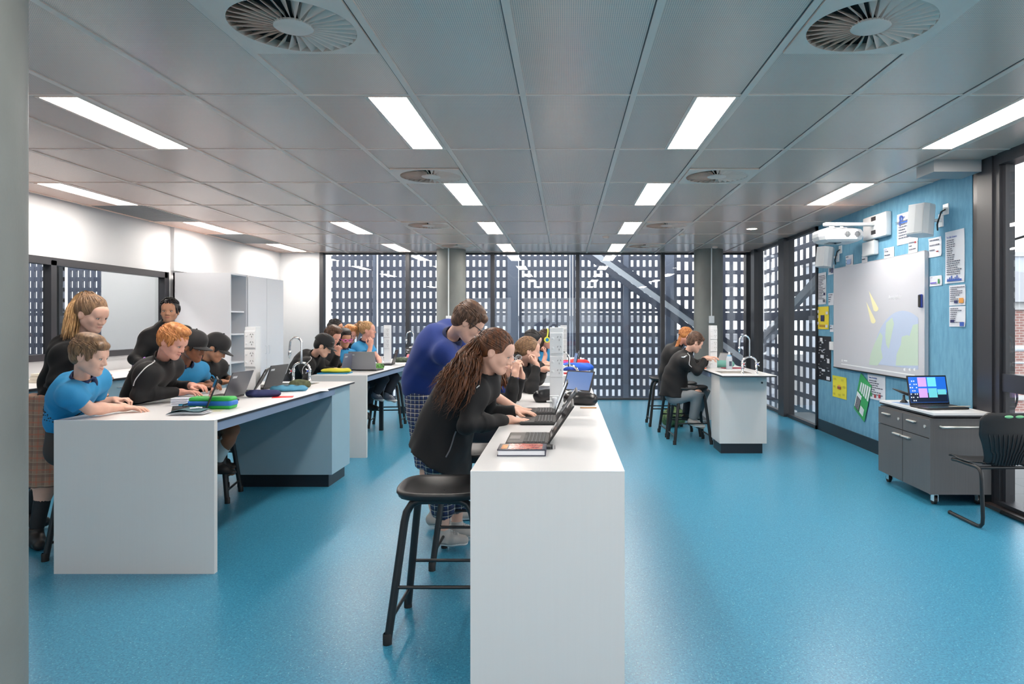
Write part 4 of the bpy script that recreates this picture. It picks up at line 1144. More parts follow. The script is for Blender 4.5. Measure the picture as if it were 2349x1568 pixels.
    if pants:
        pants = [Ell(pelvis-A((0, 0, .01)), A((.152, .112, .13))*g+(.006 if bottom != 'skirt' else -.012), TR, .05), Ell(at(.2), A((.138, .1, .15))*g+(.008 if bottom != 'skirt' else -.012), TR, .05)]+pants+[Cut(at(.26), -ax)]
        np_obj({'trousers': 'trousers', 'greypants': 'trousers', 'skirt': 'tights', 'shorts': 'shorts', 'plaidlight': 'plaid_shorts', 'plaid': 'plaid_shorts'}[bottom], [nets(pants, .0105)], CLOTH['tights' if bottom == 'skirt' else bottom], root, base)
    if bottom == 'skirt':
        np_obj('skirt', [nets([Tub(at(.14), at(.14)-A((0, 0, .58*s)), .178*g, .215*g, .02), folds(.004, 30, 3, (1.5, 1.5, .1))], .0105)], CLOTH['tartan'], root, base)
    if legs != 'none':
        for sp in shoes:
            so = np_obj('shoe', [nets(sp, .006)], CLOTH[shoe], root, base)
            if 'sneaker' in shoe:
                c0 = sp[-1][2]; so2 = [Cone(p[2], p[3], p[4]+.004, p[5]+.004) for p in sp[:2]]+[Cut(c0-A((0, 0, .002)), (0, 0, 1)), Cut(c0+A((0, 0, .02)), (0, 0, -1))]
                np_obj('sole', [nets(so2, .006)], CLOTH['sock'], so, base)
                t0, t1 = sp[1][2], sp[1][3]; side = nrm(np.cross(t1-t0, (0, 0, 1))); L = MB()
                for q in range(4):
                    c1 = t0+(t1-t0)*(.05+.17*q); L.tube(snap(sp, [c1+side*.025+A((0, 0, .04)), c1+A((0, 0, .06)), c1-side*.025+A((0, 0, .04))], .001), .003, 5)
                L.build('laces', CLOTH['sock'], so, base)
    # hair
    H = hair_sdf(hc, R, s, style)
    fl = {'fwd': lambda p: A((p[0]*2, .9, -.5 if p[1] > .05 else -.25)) if p[2] > .05 else A((p[0], .15, -1)),
          'side': lambda p: A((1.0 if p[0] > -.02 else -1.0, .35, -.4)) if p[2] > .03 else A((0, .1, -1)),
          'back': lambda p: A((0, -1, -.3)), 'up': lambda p: A((.2, .8, .55)) if p[2] > .06 else A((0, -.2, -1))}[flow]
    hm = HAIR[hair]
    if not cap or style != 'none':
        hv = nets(H, .006 if fine < .0045 else .008)
        ho = np_obj('hair', [hv], hm, root, base)
    if tie is not None:
        m = tufts(hc, R, s, tuft, .1, fl, len(label)*7, tie=tie, rad=.006, lift=.01)
    elif tuft:
        m = tufts(hc, R, s, int(tuft*1.5), .058, fl, len(label)*7, rad=.0048, up=.06 if flow == 'up' else .02)
    else: m = None
    if m and not cap: m.build('hair_locks', hm, root, base)
    loc = lambda x, y, z: hc+R@(A((x, y, z))*s)
    if hairdo: hairdo(root, base, loc, R, hc)
    # facial features
    if mouth:
        RM = Matrix(R.tolist())
        for x in (-1, 1):
            e = MB().sphere(loc(x*.03, .0792, -.0035), (.0132*s, .0082*s, .0058*s), 12, EYEW, RM)
            e.sphere(loc(x*.029, .0842, -.0045), (.0056*s, .0038*s, .0052*s), 10, EYEB, RM)
            q = [loc(x*.03-.0145, .0795, -.0015), loc(x*.03-.0075, .0865, .0015), loc(x*.03+.0, .0886, .0022), loc(x*.03+.0075, .0865, .0015), loc(x*.03+.0145, .0795, -.0015)]
            e.tube(q, .0018*s, 6, LASH)
            e.build('eye', None, root, base)
            MB().tube([loc(x*.013, .087, .0155), loc(x*.026, .0885, .0195), loc(x*.038, .082, .019), loc(x*.046, .073, .013)], [.002*s, .0028*s, .0024*s, .001*s], 6).build('eyebrow', hm, root, base)
        MB().sphere(loc(0, .0855, -.0605), (.0225*s, .0095*s, .0042*s), 12, None, RM).sphere(loc(0, .084, -.0682), (.0195*s, .0095*s, .005*s), 12, None, RM).build('lips', LIP, root, base)
    if cap:
        dome = [Ell(loc(0, -.018, .038), A((.092, .114, .108))*s, R), Ell(loc(0, .03, .07), A((.07, .06, .065))*s, R, .03), Cut(loc(0, .0, .02), R@A((0, .1, 1))), Sub(Ell(loc(0, -.018, .02), A((.085, .106, .09))*s, R), .002)]
        co = np_obj('cap', [nets(dome, .0055)], CLOTH['capb'], root, base)
        vs = []; fs = []; nu, nv = 14, 5
        for sgn in (0, 1):
            for j in range(nv+1):
                for i in range(nu+1):
                    u = -1+2*i/nu; v = j/nv; an = u*1.25
                    x = .078*math.sin(an)*(1+.02*v); y = .086*math.cos(an*.9)-.0+v*.08*math.cos(u*1.15); z = .032-.014*u*u-v*.01-sgn*.004
                    vs.append(loc(x, y, z))
        a = (nu+1)*(nv+1)
        for j in range(nv):
            for i in range(nu):
                k = j*(nu+1)+i; fs += [(k, k+1, k+nu+2, k+nu+1), (a+k, a+k+nu+1, a+k+nu+2, a+k+1)]
        for i in range(nu): k = nv*(nu+1)+i; fs.append((k, k+1, a+k+1, a+k)); fs.append((i, a+i, a+i+1, i+1))
        MB().add(vs, fs, None, True).build('cap_bill', CLOTH['capb'], co, base)
        MB().sphere(loc(0, -.018, .147), .008*s, 8).build('cap_button', CLOTH['capb'], co, base)
    if extra: extra(root, base, loc, R, hc, tp, body)
    return root
def glasses(col, thick=.0028, nm='glasses'):
    def ex(root, base, loc, R, hc, tp, body):
        m = MB(); M_ = mat('glasses_'+nm, col, .3)
        for x in (-1, 1):
            q = [loc(x*.032+.026*math.cos(a)*(1 if abs(math.cos(a)) < .8 else .95), .1+.002*math.sin(a), -.004+.019*math.sin(a)) for a in [2*PI*i/16 for i in range(17)]]
            m.tube(q, thick, 6, caps=False); m.tube([loc(x*.057, .098, .004), loc(x*.076, .06, .006), loc(x*.08, -.005, .004), loc(x*.078, -.02, -.01)], thick, 6)
        m.tube([loc(-.008, .1, .0), loc(0, .106, .004), loc(.008, .1, .0)], thick, 6)
        m.build('glasses', M_, root, base)
    return ex
def tail(guide, n, spread, rad, wav, name='ponytail', fr=3, band=True, col=None, hair='brown', seed=3):
    def hd(root, base, loc, R, hc):
        g = [loc(*p[1:]) if p[0] == 'L' else A(p) for p in guide]
        b = lock_bundle(MB(), g, n, spread, rad, wav, seed, fr).build(name, HAIR[hair], root, base)
        if band: 
            d = nrm(g[1]-g[0]); u = nrm(np.cross(d, (0, 1, 0))); v = np.cross(d, u)
            MB().tube([g[0]+d*.01+(u*math.cos(a)+v*math.sin(a))*.017 for a in [2*PI*i/12 for i in range(13)]], .006, 6, caps=False).build('hair_tie', mat('hair_tie', srgb(24,24,26), .6), b, base)
    return hd
# ================================================================== people
def bigtail(guide, n, spread, rad, wav, hair='brown'):
    a = tail(guide, 46, lambda t: spread(t)*.8, rad*2.6, wav*.7, 'ponytail', hair=hair, seed=5)
    b = tail(guide, n*2, spread, rad*.62, wav, 'ponytail_strands', fr=3.6, band=False, hair=hair, seed=9)
    def hd(*k): a(*k); b(*k)
    return hd
# girl with the long wavy ponytail, bending over the central bench
def n_extra(root, base, loc, R, hc, tp, body):
    M_ = mat('jacket_zip', srgb(92,93,97), .4)
    L = [P(1047, 990, 3.8), P(1040, 1010, 3.8), P(1030, 1032, 3.8), P(1021, 1047, 3.8)]
    MB().tube(snap(tp, dense(L), .002), .0045, 6).build('pocket_zip', M_, root, base)
    L = [P(1108, 868, 3.6), P(1103, 876, 3.6), P(1097, 884, 3.6)]
    MB().tube(snap(tp, dense(L), .002), .003, 6).build('piping', CLOTH['piping'], root, base)
person('girl with long wavy brown ponytail and black jacket leaning over the central bench', (P(1139, 806, 3.78), -8, 22, 0), P(1112, 878, 3.86), P(1010, 985, 4.02), 10,
       {'R': dict(sh=P(1088, 900, 3.72), el=P(1072, 975, 3.62), wr=P(1168, 962, 3.86), dir=(1, .1, -.08), curl=.22, n=(0, -.1, 1)),
        'L': dict(el=P(1120, 950, 4.1), wr=P(1185, 942, 4.1), dir=(1, -.3, -.1), curl=.3)},
       top='black', hair='auburn', style='tied', s=.97, legs='stand', bottom='plaid', fine=.0036, tie=(0, -.105, .05), tuft=420,
       hem=(P(1010, 1062, 3.95), (.52, -.02, .86)), hemr=.2, bend=(-.05, 0, .03), shoe='sneaker', shw=.17,
       legspec={'R': (P(1015, 1120, 4.35), P(1018, 1222, 4.42), (1, .1, 0)), 'L': (P(1050, 1110, 4.6), P(1048, 1205, 4.62), (1, .1, 0))},
       hairdo=bigtail([('L', 0, -.10, .05), P(1082, 812, 3.76), P(1064, 850, 3.7), P(1044, 890, 3.68), P(1016, 935, 3.72)], 240, lambda t: .02+.105*min(1, t*1.3)**.8, .0042, .016, hair='auburn'),
       extra=n_extra)
# adult in the blue jumper with glasses
person('adult in royal blue jumper and black glasses leaning over the central bench', (P(1074, 739, 4.45), 8, 36, 0), P(1027, 778, 4.6), P(975, 925, 4.85), 15,
       {'R': dict(sh=P(1020, 808, 4.44), el=P(1095, 885, 4.3), wr=P(1185, 938, 4.35), dir=(1, .05, -.1), curl=.3, bare=1),
        'L': dict(el=P(1110, 860, 4.9), wr=P(1175, 920, 4.8), dir=(1, -.3, -.2), nohand=1)},
       top='navy', hair='brown', style='short', s=1.02, legs='stand', bottom='plaidlight', fine=.004, bend=(-.09, 0, .05), girth=1.06, shw=.19, tuft=300, flow='fwd', shoe='sneaker', hem=(P(975, 905, 4.85), (.1, -.0, 1)),
       legspec={'R': (P(975, 1050, 4.9), P(1000, 1180, 4.9), (1, 0, 0)), 'L': (P(1000, 1045, 5.1), P(1040, 1165, 5.1), (1, 0, 0))}, extra=glasses(srgb(24,24,28)))
# hidden girl behind, hands with clear glasses
def o_extra(root, base, loc, R, hc, tp, body):
    m = MB()
    for dx in (-.02, .02):
        c = P(1183, 822, 4.62)+Vector((dx, 0, dx*.4)); m.tube([c+Vector((.02*math.cos(a), .004, .016*math.sin(a))) for a in [2*PI*i/14 for i in range(15)]], .0022, 6, caps=False)
    tag(m.build('spectacles', mat('clear_frame', srgb(190,198,208), .15)), 'clear framed spectacles held up by the girl behind the ponytail', 'glasses')
    MB().tube([P(1171, 867, 4.75), P(1190, 867, 4.75)], .0, 6)
    m = MB(); c = P(1180, 867, 4.74)
    m.tube([c+Vector((.029*math.cos(a), .029*math.sin(a), 0)) for a in [2*PI*i/16 for i in range(17)]], .006, 6, caps=False).build('wristband', mat('purple_band', srgb(62,50,110), .6), root, base)
person('girl in black jacket resting on her elbows and holding up spectacles, mostly hidden', (P(1149, 829, 4.95), 5, 12, 0), P(1128, 880, 5.05), P(1100, 960, 5.3), 0,
       {'R': dict(el=P(1170, 915, 4.72), wr=P(1182, 858, 4.74), dir=(.1, .25, 1), n=(-.6, -.8, 0), curl=.9),
        'L': dict(el=P(1180, 905, 5.0), wr=P(1197, 862, 4.95), dir=(-.1, -.2, 1), n=(.8, .2, 0), curl=1.0)},
       hair='auburn', style='long', s=.93, tuft=0, extra=o_extra, hairdo=tail([('L', .05, -.02, .0), P(1150, 870, 4.86), P(1150, 890, 4.84), P(1152, 905, 4.84)], 40, lambda t: .03+.02*t, .004, .008, 'long_hair', band=False, hair='auburn'))
person('girl in black jacket with a low bun resting her chin on her hand', (P(1213, 804, 5.75), 12, 8, 0), P(1194, 843, 5.85), P(1170, 925, 6.0), 0,
       {'R': dict(el=P(1222, 890, 5.5), wr=P(1231, 838, 5.58), dir=(-.25, .1, 1), n=(1, 0, 0), curl=1.3),
        'L': dict(el=P(1235, 870, 5.9), wr=P(1250, 846, 5.7), dir=(1, -.2, .2), curl=.6)},
       hair='light', style='tied', s=.93, tie=(0, -.11, -.01), tuft=160, bend=(-.03, 0, .02),
       hairdo=lambda root, base, loc, R, hc: MB().sphere(loc(0, -.125, -.015), (.032, .035, .03), 12).build('hair_bun', HAIR['light'], root, base))
person('dark haired student seen behind the girl with the bun at the back centre bench', (P(1222, 781, 7.6), 10, 25, 0), P(1207, 812, 7.7), P(1190, 860, 7.9), 0,
       {'R': dict(el=P(1228, 850, 7.5), wr=P(1246, 836, 7.6), dir=(1, .2, 0)), 'L': dict(el=P(1235, 840, 8.0), wr=P(1252, 832, 7.9), dir=(1, -.2, 0))},
       hair='black', style='tied', s=.95, tuft=60, tie=(0, -.1, .02), fine=.007, body_h=.014)
def r_extra(root, base, loc, R, hc, tp, body):
    YEL = mat('yellow_plastic', srgb(214,214,70), .35)
    h = MB().tube([loc(.092*math.cos(a), -.01, .0+.135*math.sin(a)) for a in [PI*i/14 for i in range(15)]], .009, 8).build('headphones', YEL, root, base)
    for x in (-1, 1): MB().cyl(loc(x*.078, -.005, -.01), loc(x*.108, -.005, -.01), .036, 16).build('ear_cup', YEL, h, base); MB().cyl(loc(x*.109, -.005, -.01), loc(x*.112, -.005, -.01), .022, 16).build('ear_cup_disc', CLOTH['polo'], h, base)
person('student with yellow headphones and blue shirt at the back centre bench', (P(1252, 777, 8.5), 15, 14, 0), P(1243, 808, 8.6), P(1232, 850, 8.8), 0,
       {'R': dict(el=P(1243, 848, 8.3), wr=P(1251, 815, 8.35), dir=(0, .2, 1), n=(1, 0, 0), curl=1.2), 'L': dict(el=P(1262, 838, 8.8), wr=P(1275, 829, 8.5), dir=(1, -.3, 0))},
       top='polo', sleeve='short', skin='rosy', hair='dark', style='long', s=.95, tuft=60, fine=.0065, body_h=.014, extra=r_extra)

# ---- left group
def b_extra(root, base, loc, R, hc, tp, body):
    m = MB(); rng = random.Random(5); pts = []
    for i in range(15):
        for j in range(4): pts.append(P(118+i*4.6+(j % 2)*2, 925+j*8+(14-i)*.8, 4.23))
    X = snap(tp, pts, .0008)
    for k, x in enumerate(X):
        a = rng.random(); r = .006*(.5+.6*rng.random())
        m.sphere(x, (r, .0015, r*.8), 6)
    m.build('honeycomb_print', mat('print_black', srgb(24,30,44), .6), root, base)
person('boy in blue polo shirt with short light brown hair typing at the left bench end', (P(206, 815, 4.12), 6, 14, 0), P(184, 880, 4.2), P(162, 1010, 4.38), 5,
       {'R': dict(sh=P(162, 905, 4.02), el=P(207, 938, 4.08), wr=P(282, 934, 4.34), dir=(1, .25, -.05), curl=.35),
        'L': dict(el=P(215, 925, 4.55), wr=P(262, 918, 4.62), dir=(1, .1, .1), curl=.9)},
       top='polo', sleeve='short', hair='light', style='short', s=.98, tuft=320, flow='fwd', fine=.0038, bend=(-.06, 0, .03), bottom='shorts', extra=b_extra, girth=.9, hem=(P(155, 1035, 4.36), (.1, 0, 1)))
def a_extra(root, base, loc, R, hc, tp, body):
    LM = mat('orange_lanyard', srgb(226,96,50), .6)
    L = snap(tp, [P(177, 758, 4.55), P(181, 775, 4.5), P(195, 800, 4.5), P(212, 840, 4.5), P(218, 865, 4.5)], .002)
    MB().tube(L, .005, 6).build('lanyard', LM, root, base)
    w = P(238, 868, 4.58); MB().tube([w+Vector((.027*math.cos(a), .01*math.cos(a), .027*math.sin(a))) for a in [2*PI*i/14 for i in range(15)]], .006, 6, caps=False).build('watch', BLACKP, root, base)
person('woman with long fair ponytail, black top and brown tartan skirt standing at the left', (P(211, 720, 4.7), -10, 20, 0), P(182, 782, 4.75), P(135, 925, 4.65), 5,
       {'R': dict(sh=P(150, 815, 4.55), el=P(128, 880, 4.45), wr=P(208, 880, 4.52), dir=(1, .3, .35), curl=.9, n=(.1, -.9, .3)),
        'L': dict(el=P(165, 880, 4.95), wr=P(212, 902, 4.75), dir=(1, -.2, .1), curl=1.0)},
       top='knit', hair='light', style='tied', s=1.03, legs='stand', bottom='skirt', tie=(0, -.085, .115), tuft=220, fine=.004, shw=.165, girth=.98, bend=(-.05, 0, .02), top_in=.008, collar=False,
       legspec={'R': (P(112, 1070, 4.55), P(82, 1222, 4.5), (.5, -.5, 0)), 'L': (P(118, 1060, 4.85), P(60, 1180, 4.9), (1, 0, 0))}, hem=(P(140, 905, 4.66), (.15, 0, 1)),
       hairdo=tail([('L', 0, -.085, .125), P(180, 690, 4.72), P(165, 735, 4.66), P(155, 790, 4.6)], 110, lambda t: .014+.036*min(1, t*2), .0045, .005, hair='blonde'), extra=a_extra)
person('standing boy with short black hair in black jacket looking at the camera', (P(389, 713, 6.45), -72, 0, 0), P(378, 752, 6.5), P(372, 905, 6.5), -35,
       {'R': dict(sh=P(342, 775, 6.4), el=P(308, 822, 6.25), wr=P(350, 850, 6.1), dir=(1, 0, 0)), 'L': dict(el=P(430, 810, 6.5), wr=P(420, 860, 6.3), dir=(0, -1, 0))},
       skin='tan', hair='black', style='crop', s=.97, legs='stand', tuft=200, flow='up', fine=.0045, shw=.18, piping=True, girth=1.02)
person('ginger haired boy in black jacket with white piping typing at the left bench', (P(396, 783, 4.82), -6, 26, 0), P(366, 838, 4.95), P(318, 955, 5.05), 0,
       {'R': dict(sh=P(338, 858, 4.75), el=P(318, 905, 4.7), wr=P(414, 899, 4.95), dir=(1, .15, .02), curl=.4),
        'L': dict(el=P(385, 888, 5.3), wr=P(440, 884, 5.25), dir=(1, -.2, 0), curl=.5)},
       skin='rosy', hair='ginger', style='quiff', s=.97, tuft=340, flow='fwd', fine=.0038, bend=(-.05, 0, .02), piping=True)
def polo_extra(root, base, loc, R, hc, tp, body):
    X = snap(tp, [P(415, 845, 5.2), P(415, 860, 5.2), P(415, 876, 5.2)], .001)
    MB().tube(X, .007, 6).build('button_placket', CLOTH['polo'], root, base)
    X = snap(tp, [P(438, 850, 5.2)], .002)
    MB().sphere(X[0], (.012, .004, .016), 8).build('chest_logo', CLOTH['piping'], root, base)
person('boy in blue polo shirt and black cap at the left bench', (P(444, 795, 5.5), -8, 18, 0), P(418, 840, 5.6), P(395, 935, 5.7), -25,
       {'R': dict(el=P(400, 895, 5.35), wr=P(462, 884, 5.5), dir=(1, .1, .1), curl=.4), 'L': dict(el=P(470, 875, 6.0), wr=P(478, 880, 5.8), dir=(.9, -.3, 0), curl=.5)},
       top='polo', sleeve='short', skin='brown', hair='black', style='crop', s=.97, cap=True, tuft=0, fine=.0045, bottom='shorts', extra=polo_extra,
       legspec={'R': (P(535, 985, 5.55), P(497, 1062, 5.55), (1, .1, -.3)), 'L': (P(520, 975, 5.9), P(500, 1050, 5.9), (1, .1, -.3))})
e_ = [o for o in bpy.data.objects if o.name.startswith('person')][-1]
for (a, b, Y) in ((P(524, 1004, 5.55), P(498, 1055, 5.55), 0), (P(512, 1004, 5.9), P(501, 1045, 5.9), 0)):
    np_obj('sock', [nets([Tub(a, b, .056, .045)], .008)], CLOTH['sock'], e_, tuple(e_.location))
def f_extra(root, base, loc, R, hc, tp, body):
    c = snap(tp, [P(488, 841, 6.0)], .003)[0]
    MB().tube([Vector(c)+Vector((.022*math.cos(a)*(1 if a < 4 else .8), 0, .026*math.sin(a))) for a in [2*PI*i/14 for i in range(13)]], .006, 6).build('blue_emblem', CLOTH['polo'], root, base)
    c = snap(tp, [P(484, 846, 6.0), P(483, 851, 6.0)], .003)
    MB().tube(c, .004, 6).build('white_emblem', CLOTH['piping'], root, base)
person('boy in black cap and black jacket with a blue emblem at the left bench', (P(496, 798, 6.15), 8, 34, 0), P(470, 838, 6.2), P(455, 920, 6.3), -15,
       {'R': dict(el=P(462, 885, 5.95), wr=P(510, 876, 6.1), dir=(1, .1, .1)), 'L': dict(el=P(508, 868, 6.5), wr=P(528, 868, 6.4), dir=(1, -.3, 0))},
       skin='tan', hair='black', style='crop', s=.97, cap=True, tuft=0, piping=True, extra=f_extra)

# ---- back left group
person('student in black cap and black jacket leaning down at the back left bench', (P(742, 793, 7.95), 10, 30, 0), P(712, 822, 8.05), P(675, 880, 8.2), 0,
       {'R': dict(sh=P(705, 838, 7.85), el=P(705, 872, 7.7), wr=P(756, 880, 7.8), dir=(1, 0, 0)), 'L': dict(el=P(742, 852, 8.2), wr=P(770, 848, 8.1), dir=(1, 0, 0))},
       skin='fair', hair='black', style='short', s=1.0, cap=True, tuft=0, fine=.006, body_h=.013, bend=(-.02, 0, .05), piping=True)
person('boy with brown curly hair propping his face on his fist at the back left bench', (P(763, 770, 8.55), -20, 28, 0), P(745, 806, 8.65), P(725, 870, 8.8), -10,
       {'R': dict(el=P(762, 842, 8.35), wr=P(775, 812, 8.35), dir=(.0, .1, 1), n=(-.2, -1, 0), curl=1.2), 'L': dict(el=P(775, 840, 8.8), wr=P(790, 842, 8.7), dir=(1, 0, 0))},
       skin='rosy', hair='brown', style='quiff', s=1.0, tuft=140, flow='up', fine=.006, body_h=.013)
person('boy with black hair and pink glasses in a blue shirt at the back left bench', (P(791, 776, 8.95), -50, 15, 0), P(787, 808, 9.0), P(770, 870, 9.1), -30,
       {'R': dict(el=P(775, 848, 8.75), wr=P(800, 846, 8.7), dir=(1, 0, 0)), 'L': dict(el=P(818, 838, 9.1), wr=P(815, 845, 8.9), dir=(0, -1, 0))},
       top='polo', sleeve='short', skin='tan', hair='black', style='quiff', s=.98, tuft=100, flow='up', fine=.006, body_h=.013, extra=glasses(srgb(226,110,190), .005, 'pink'))
person('ginger brown haired student half hidden behind the pink glasses', (P(802, 766, 9.35), -15, 18, 0), P(793, 796, 9.4), P(785, 860, 9.5), -10,
       {'R': dict(el=P(795, 838, 9.2), wr=P(815, 840, 9.2), dir=(1, 0, 0), nohand=1)}, skin='rosy', hair='ginger', style='quiff', s=.98, tuft=100, flow='fwd', fine=.007, body_h=.014)
person('student with black hair raising an arm at the very back of the left group', (P(770, 752, 9.8), 0, 10, 0), P(765, 785, 9.9), P(758, 850, 10.0), 0,
       {'R': dict(el=P(800, 775, 9.8), wr=P(806, 750, 9.8), dir=(.8, 0, .5), curl=.7), 'L': dict(el=P(790, 830, 10.1), wr=P(800, 835, 10), dir=(1, 0, 0), nohand=1)},
       skin='tan', hair='black', style='crop', s=1.0, tuft=60, flow='up', fine=.007, body_h=.014)
person('laughing girl with fair ponytail in blue polo touching her chin at the back left bench', (P(844, 757, 9.3), 5, -2, 0), P(832, 789, 9.35), P(848, 862, 9.5), 0,
       {'R': dict(sh=P(820, 798, 9.25), el=P(843, 822, 9.08), wr=P(850, 794, 9.12), dir=(.05, .1, 1), n=(.5, -1, 0), curl=.7), 'L': dict(el=P(868, 822, 9.5), wr=P(872, 838, 9.4), dir=(1, 0, 0))},
       top='polo', sleeve='short', skin='rosy', hair='blonde', style='tied', s=.98, tie=(0, -.09, .09), tuft=90, fine=.0055, body_h=.012, shoe='bluesneaker', bottom='trousers', shw=.15,
       legspec={'R': (P(880, 868, 9.3), P(862, 903, 9.3), (.6, -.4, -.2)), 'L': (P(905, 865, 9.6), P(888, 905, 9.5), (.6, -.2, -.2))},
       hairdo=tail([('L', 0, -.085, .095), P(825, 740, 9.35), P(819, 760, 9.35), P(813, 778, 9.35)], 40, lambda t: .012+.022*min(1, t*2), .005, .004, hair='blonde'))

# ---- right bench
person('child in black jacket with ginger brown hair, farther one at the right bench', (P(1574, 771, 8.95), 15, 30, 0), P(1548, 797, 9.0), P(1532, 885, 9.05), 10,
       {'R': dict(el=P(1565, 850, 8.8), wr=P(1600, 838, 8.8), dir=(1, 0, 0)), 'L': dict(el=P(1585, 835, 9.2), wr=P(1612, 828, 9.1), dir=(1, 0, 0), nohand=1)},
       skin='rosy', hair='ginger', style='tied', s=.93, tuft=70, fine=.006, body_h=.013, tie=(0, -.1, -.02), hem=(P(1528, 875, 9.05), (.1, 0, 1)), bend=(-.05, 0, 0),
       hairdo=tail([('L', 0, -.09, -.02), P(1552, 792, 8.9), P(1540, 808, 8.85)], 20, lambda t: .02, .005, .003, hair='ginger'))
def t_extra(root, base, loc, R, hc, tp, body):
    X = snap(tp, [P(1556, 792, 8.1), P(1561, 797, 8.1), P(1566, 792, 8.1), P(1563, 800, 8.1), P(1557, 800, 8.1)], .002)
    m = MB()
    for x in X: m.sphere(x, (.014, .005, .007), 8)
    m.build('back_print', CLOTH['piping'], root, base)
person('child in black jacket with white piping and brown hair typing at the right bench', (P(1594, 785, 8.35), 12, 26, 0), P(1572, 814, 8.4), P(1548, 900, 8.45), 5,
       {'R': dict(sh=P(1575, 828, 8.25), el=P(1600, 852, 8.15), wr=P(1618, 822, 8.25), dir=(1, .1, .0)), 'L': dict(el=P(1610, 840, 8.6), wr=P(1622, 820, 8.5), dir=(1, -.1, .1))},
       skin='fair', hair='brown', style='short', s=.97, tuft=120, fine=.0055, body_h=.012, piping=True, hem=(P(1545, 908, 8.45), (.05, 0, 1)), hemr=.19, bend=(-.06, 0, 0), extra=t_extra,
       bottom='greypants', legspec={'R': (P(1600, 900, 8.3), P(1590, 962, 8.4), (.8, -.2, -.3)), 'L': (P(1615, 895, 8.6), P(1600, 950, 8.7), (.8, 0, -.3))}, shoe='sneaker')
# ================================================================== laptops
SCREEN_OFF = mat('dark_screen', srgb(18,20,26), .12)
def screen_mat(name, col, e=1.0): return mat(name, col, .2, emis=e)
KEYB = mat('key_black', srgb(24,24,27), .5)
LIDG = mat('graphite_lid', srgb(92,94,100), .35, .4)
def laptop(loc, rz, label, ang=25, w=.31, d=.215, scr=None, lid=None, dark=True, case=None, stickers=False, logo=True, desk=False):
    """opens towards -y of its own frame (user side); hinge at +y"""
    t = thing('laptop', label, 'laptop', loc, rz, 'laptops on the benches')
    bm_ = case or BLACKP
    MB().box(-w/2, w/2, -d/2, d/2, .002, .018, bev=.006).build('base', bm_, t)
    k = MB()
    for r_ in range(6):
        n = 14
        for c in range(n):
            x = -w/2+.016+c*(w-.032)/n; y = d/2-.022-r_*.0175
            if r_ == 5 and 4 <= c <= 8:
                if c == 4: k.box(x, x+(w-.032)/n*5-.002, y-.014, y, .018, .0205)
                continue
            k.box(x, x+(w-.032)/n-.0022, y-.0145, y, .018, .0205)
    kb = k.build('keyboard', KEYB, t)
    lg = MB()
    for r_ in range(5):
        for c in range(14):
            x = -w/2+.016+c*(w-.032)/14+.005; y = d/2-.028-r_*.0175
            lg.box(x, x+.004, y-.004, y, .0205, .0209)
    lg.build('key_legends', mat('key_legend', srgb(170,175,180), .5), kb)
    MB().box(-.05, .05, -d/2+.012, -d/2+.062, .018, .0188).build('touchpad', mat('touchpad', srgb(44,46,50), .3), t)
    a = math.radians(ang); xf = Matrix.Translation((0, d/2-.004, .016)) @ Matrix.Rotation(-a, 4, 'X')
    # lid stands in local x,z ; screen faces -y
    l = MB().box(-w/2, w/2, -.004, .005, .0, d+.002, bev=.004, xf=xf).build('lid', lid or bm_, t)
    MB().box(-w/2+.012, w/2-.012, -.0052, -.0041, .018, d-.01, xf=xf).build('display', scr or SCREEN_OFF, l)
    for x in (-w*.35, w*.35): MB().cyl((x-.02, d/2-.004, .014), (x+.02, d/2-.004, .014), .007, 10).build('hinge', BLACKP, t)
    if logo: MB().box(w/2-.075, w/2-.02, .0051, .0062, d-.045, d-.028, xf=xf).build('badge', mat('pale_badge', srgb(190,195,200), .4), l)
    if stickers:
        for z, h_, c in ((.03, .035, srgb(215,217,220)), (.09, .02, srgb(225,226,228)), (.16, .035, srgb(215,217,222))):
            MB().box(-w/2+.03, -w/2+.1, -.0062, -.0053, z, z+h_, xf=xf).build('screen_patch', mat('window_document', c, .3), l)  # pale rectangles just in front of the display
    return t
PK = screen_mat('pink_desktop', srgb(168,110,190), 1.0)
BL = screen_mat('blue_screen', srgb(70,96,140), .7)
DOC = screen_mat('document_screen', srgb(200,205,212), .5)
# hinge toward +X : rz = -90deg
L1 = laptop((-.178, 3.295, TOP), -PI/2, 'black laptop nearest the camera on the central bench, beside the patterned book', 34, .31, .205, stickers=True)
laptop((-.155, 3.95, TOP), -PI/2, 'black laptop under the hand of the ponytail girl', 36, .30, .205, stickers=True)
laptop((-.16, 4.33, TOP+.0), -PI/2+.0, 'black laptop under the hand of the adult in blue', 22, .26, .2, scr=DOC)
laptop((.03, 5.42, TOP), -PI/2+.95, 'tilted tablet laptop with a lit blue screen behind the power post', 25, .27, .18, scr=BL)
laptop((.0, 8.3, TOP), -PI/2+.1, 'open laptop on the back centre bench near the blue case', 12, .3, .2, scr=BL)
laptop((.08, 9.15, TOP), -PI/2+.05, 'farthest thin laptop seen edge on at the back centre bench', 5, .28, .18)
laptop((-2.46, 4.46, TOP), -PI/2+.5, 'black laptop of the boy in the blue polo, screen edge on', 20, .27, .2)
laptop((-2.62, 5.2, TOP), -PI/2-.08, 'graphite laptop with its lid back turned to the camera on the left bench', 22, .29, .2, lid=LIDG)
laptop((-2.66, 5.62, TOP), -PI/2+.3, 'black laptop half hidden by the left power post', 28, .28, .2)
laptop((-2.66, 5.98, TOP), -PI/2-.12, 'dark grey laptop lid right of the left power post', 20, .29, .2, lid=mat('charcoal_lid', srgb(66,68,72), .4, .2))
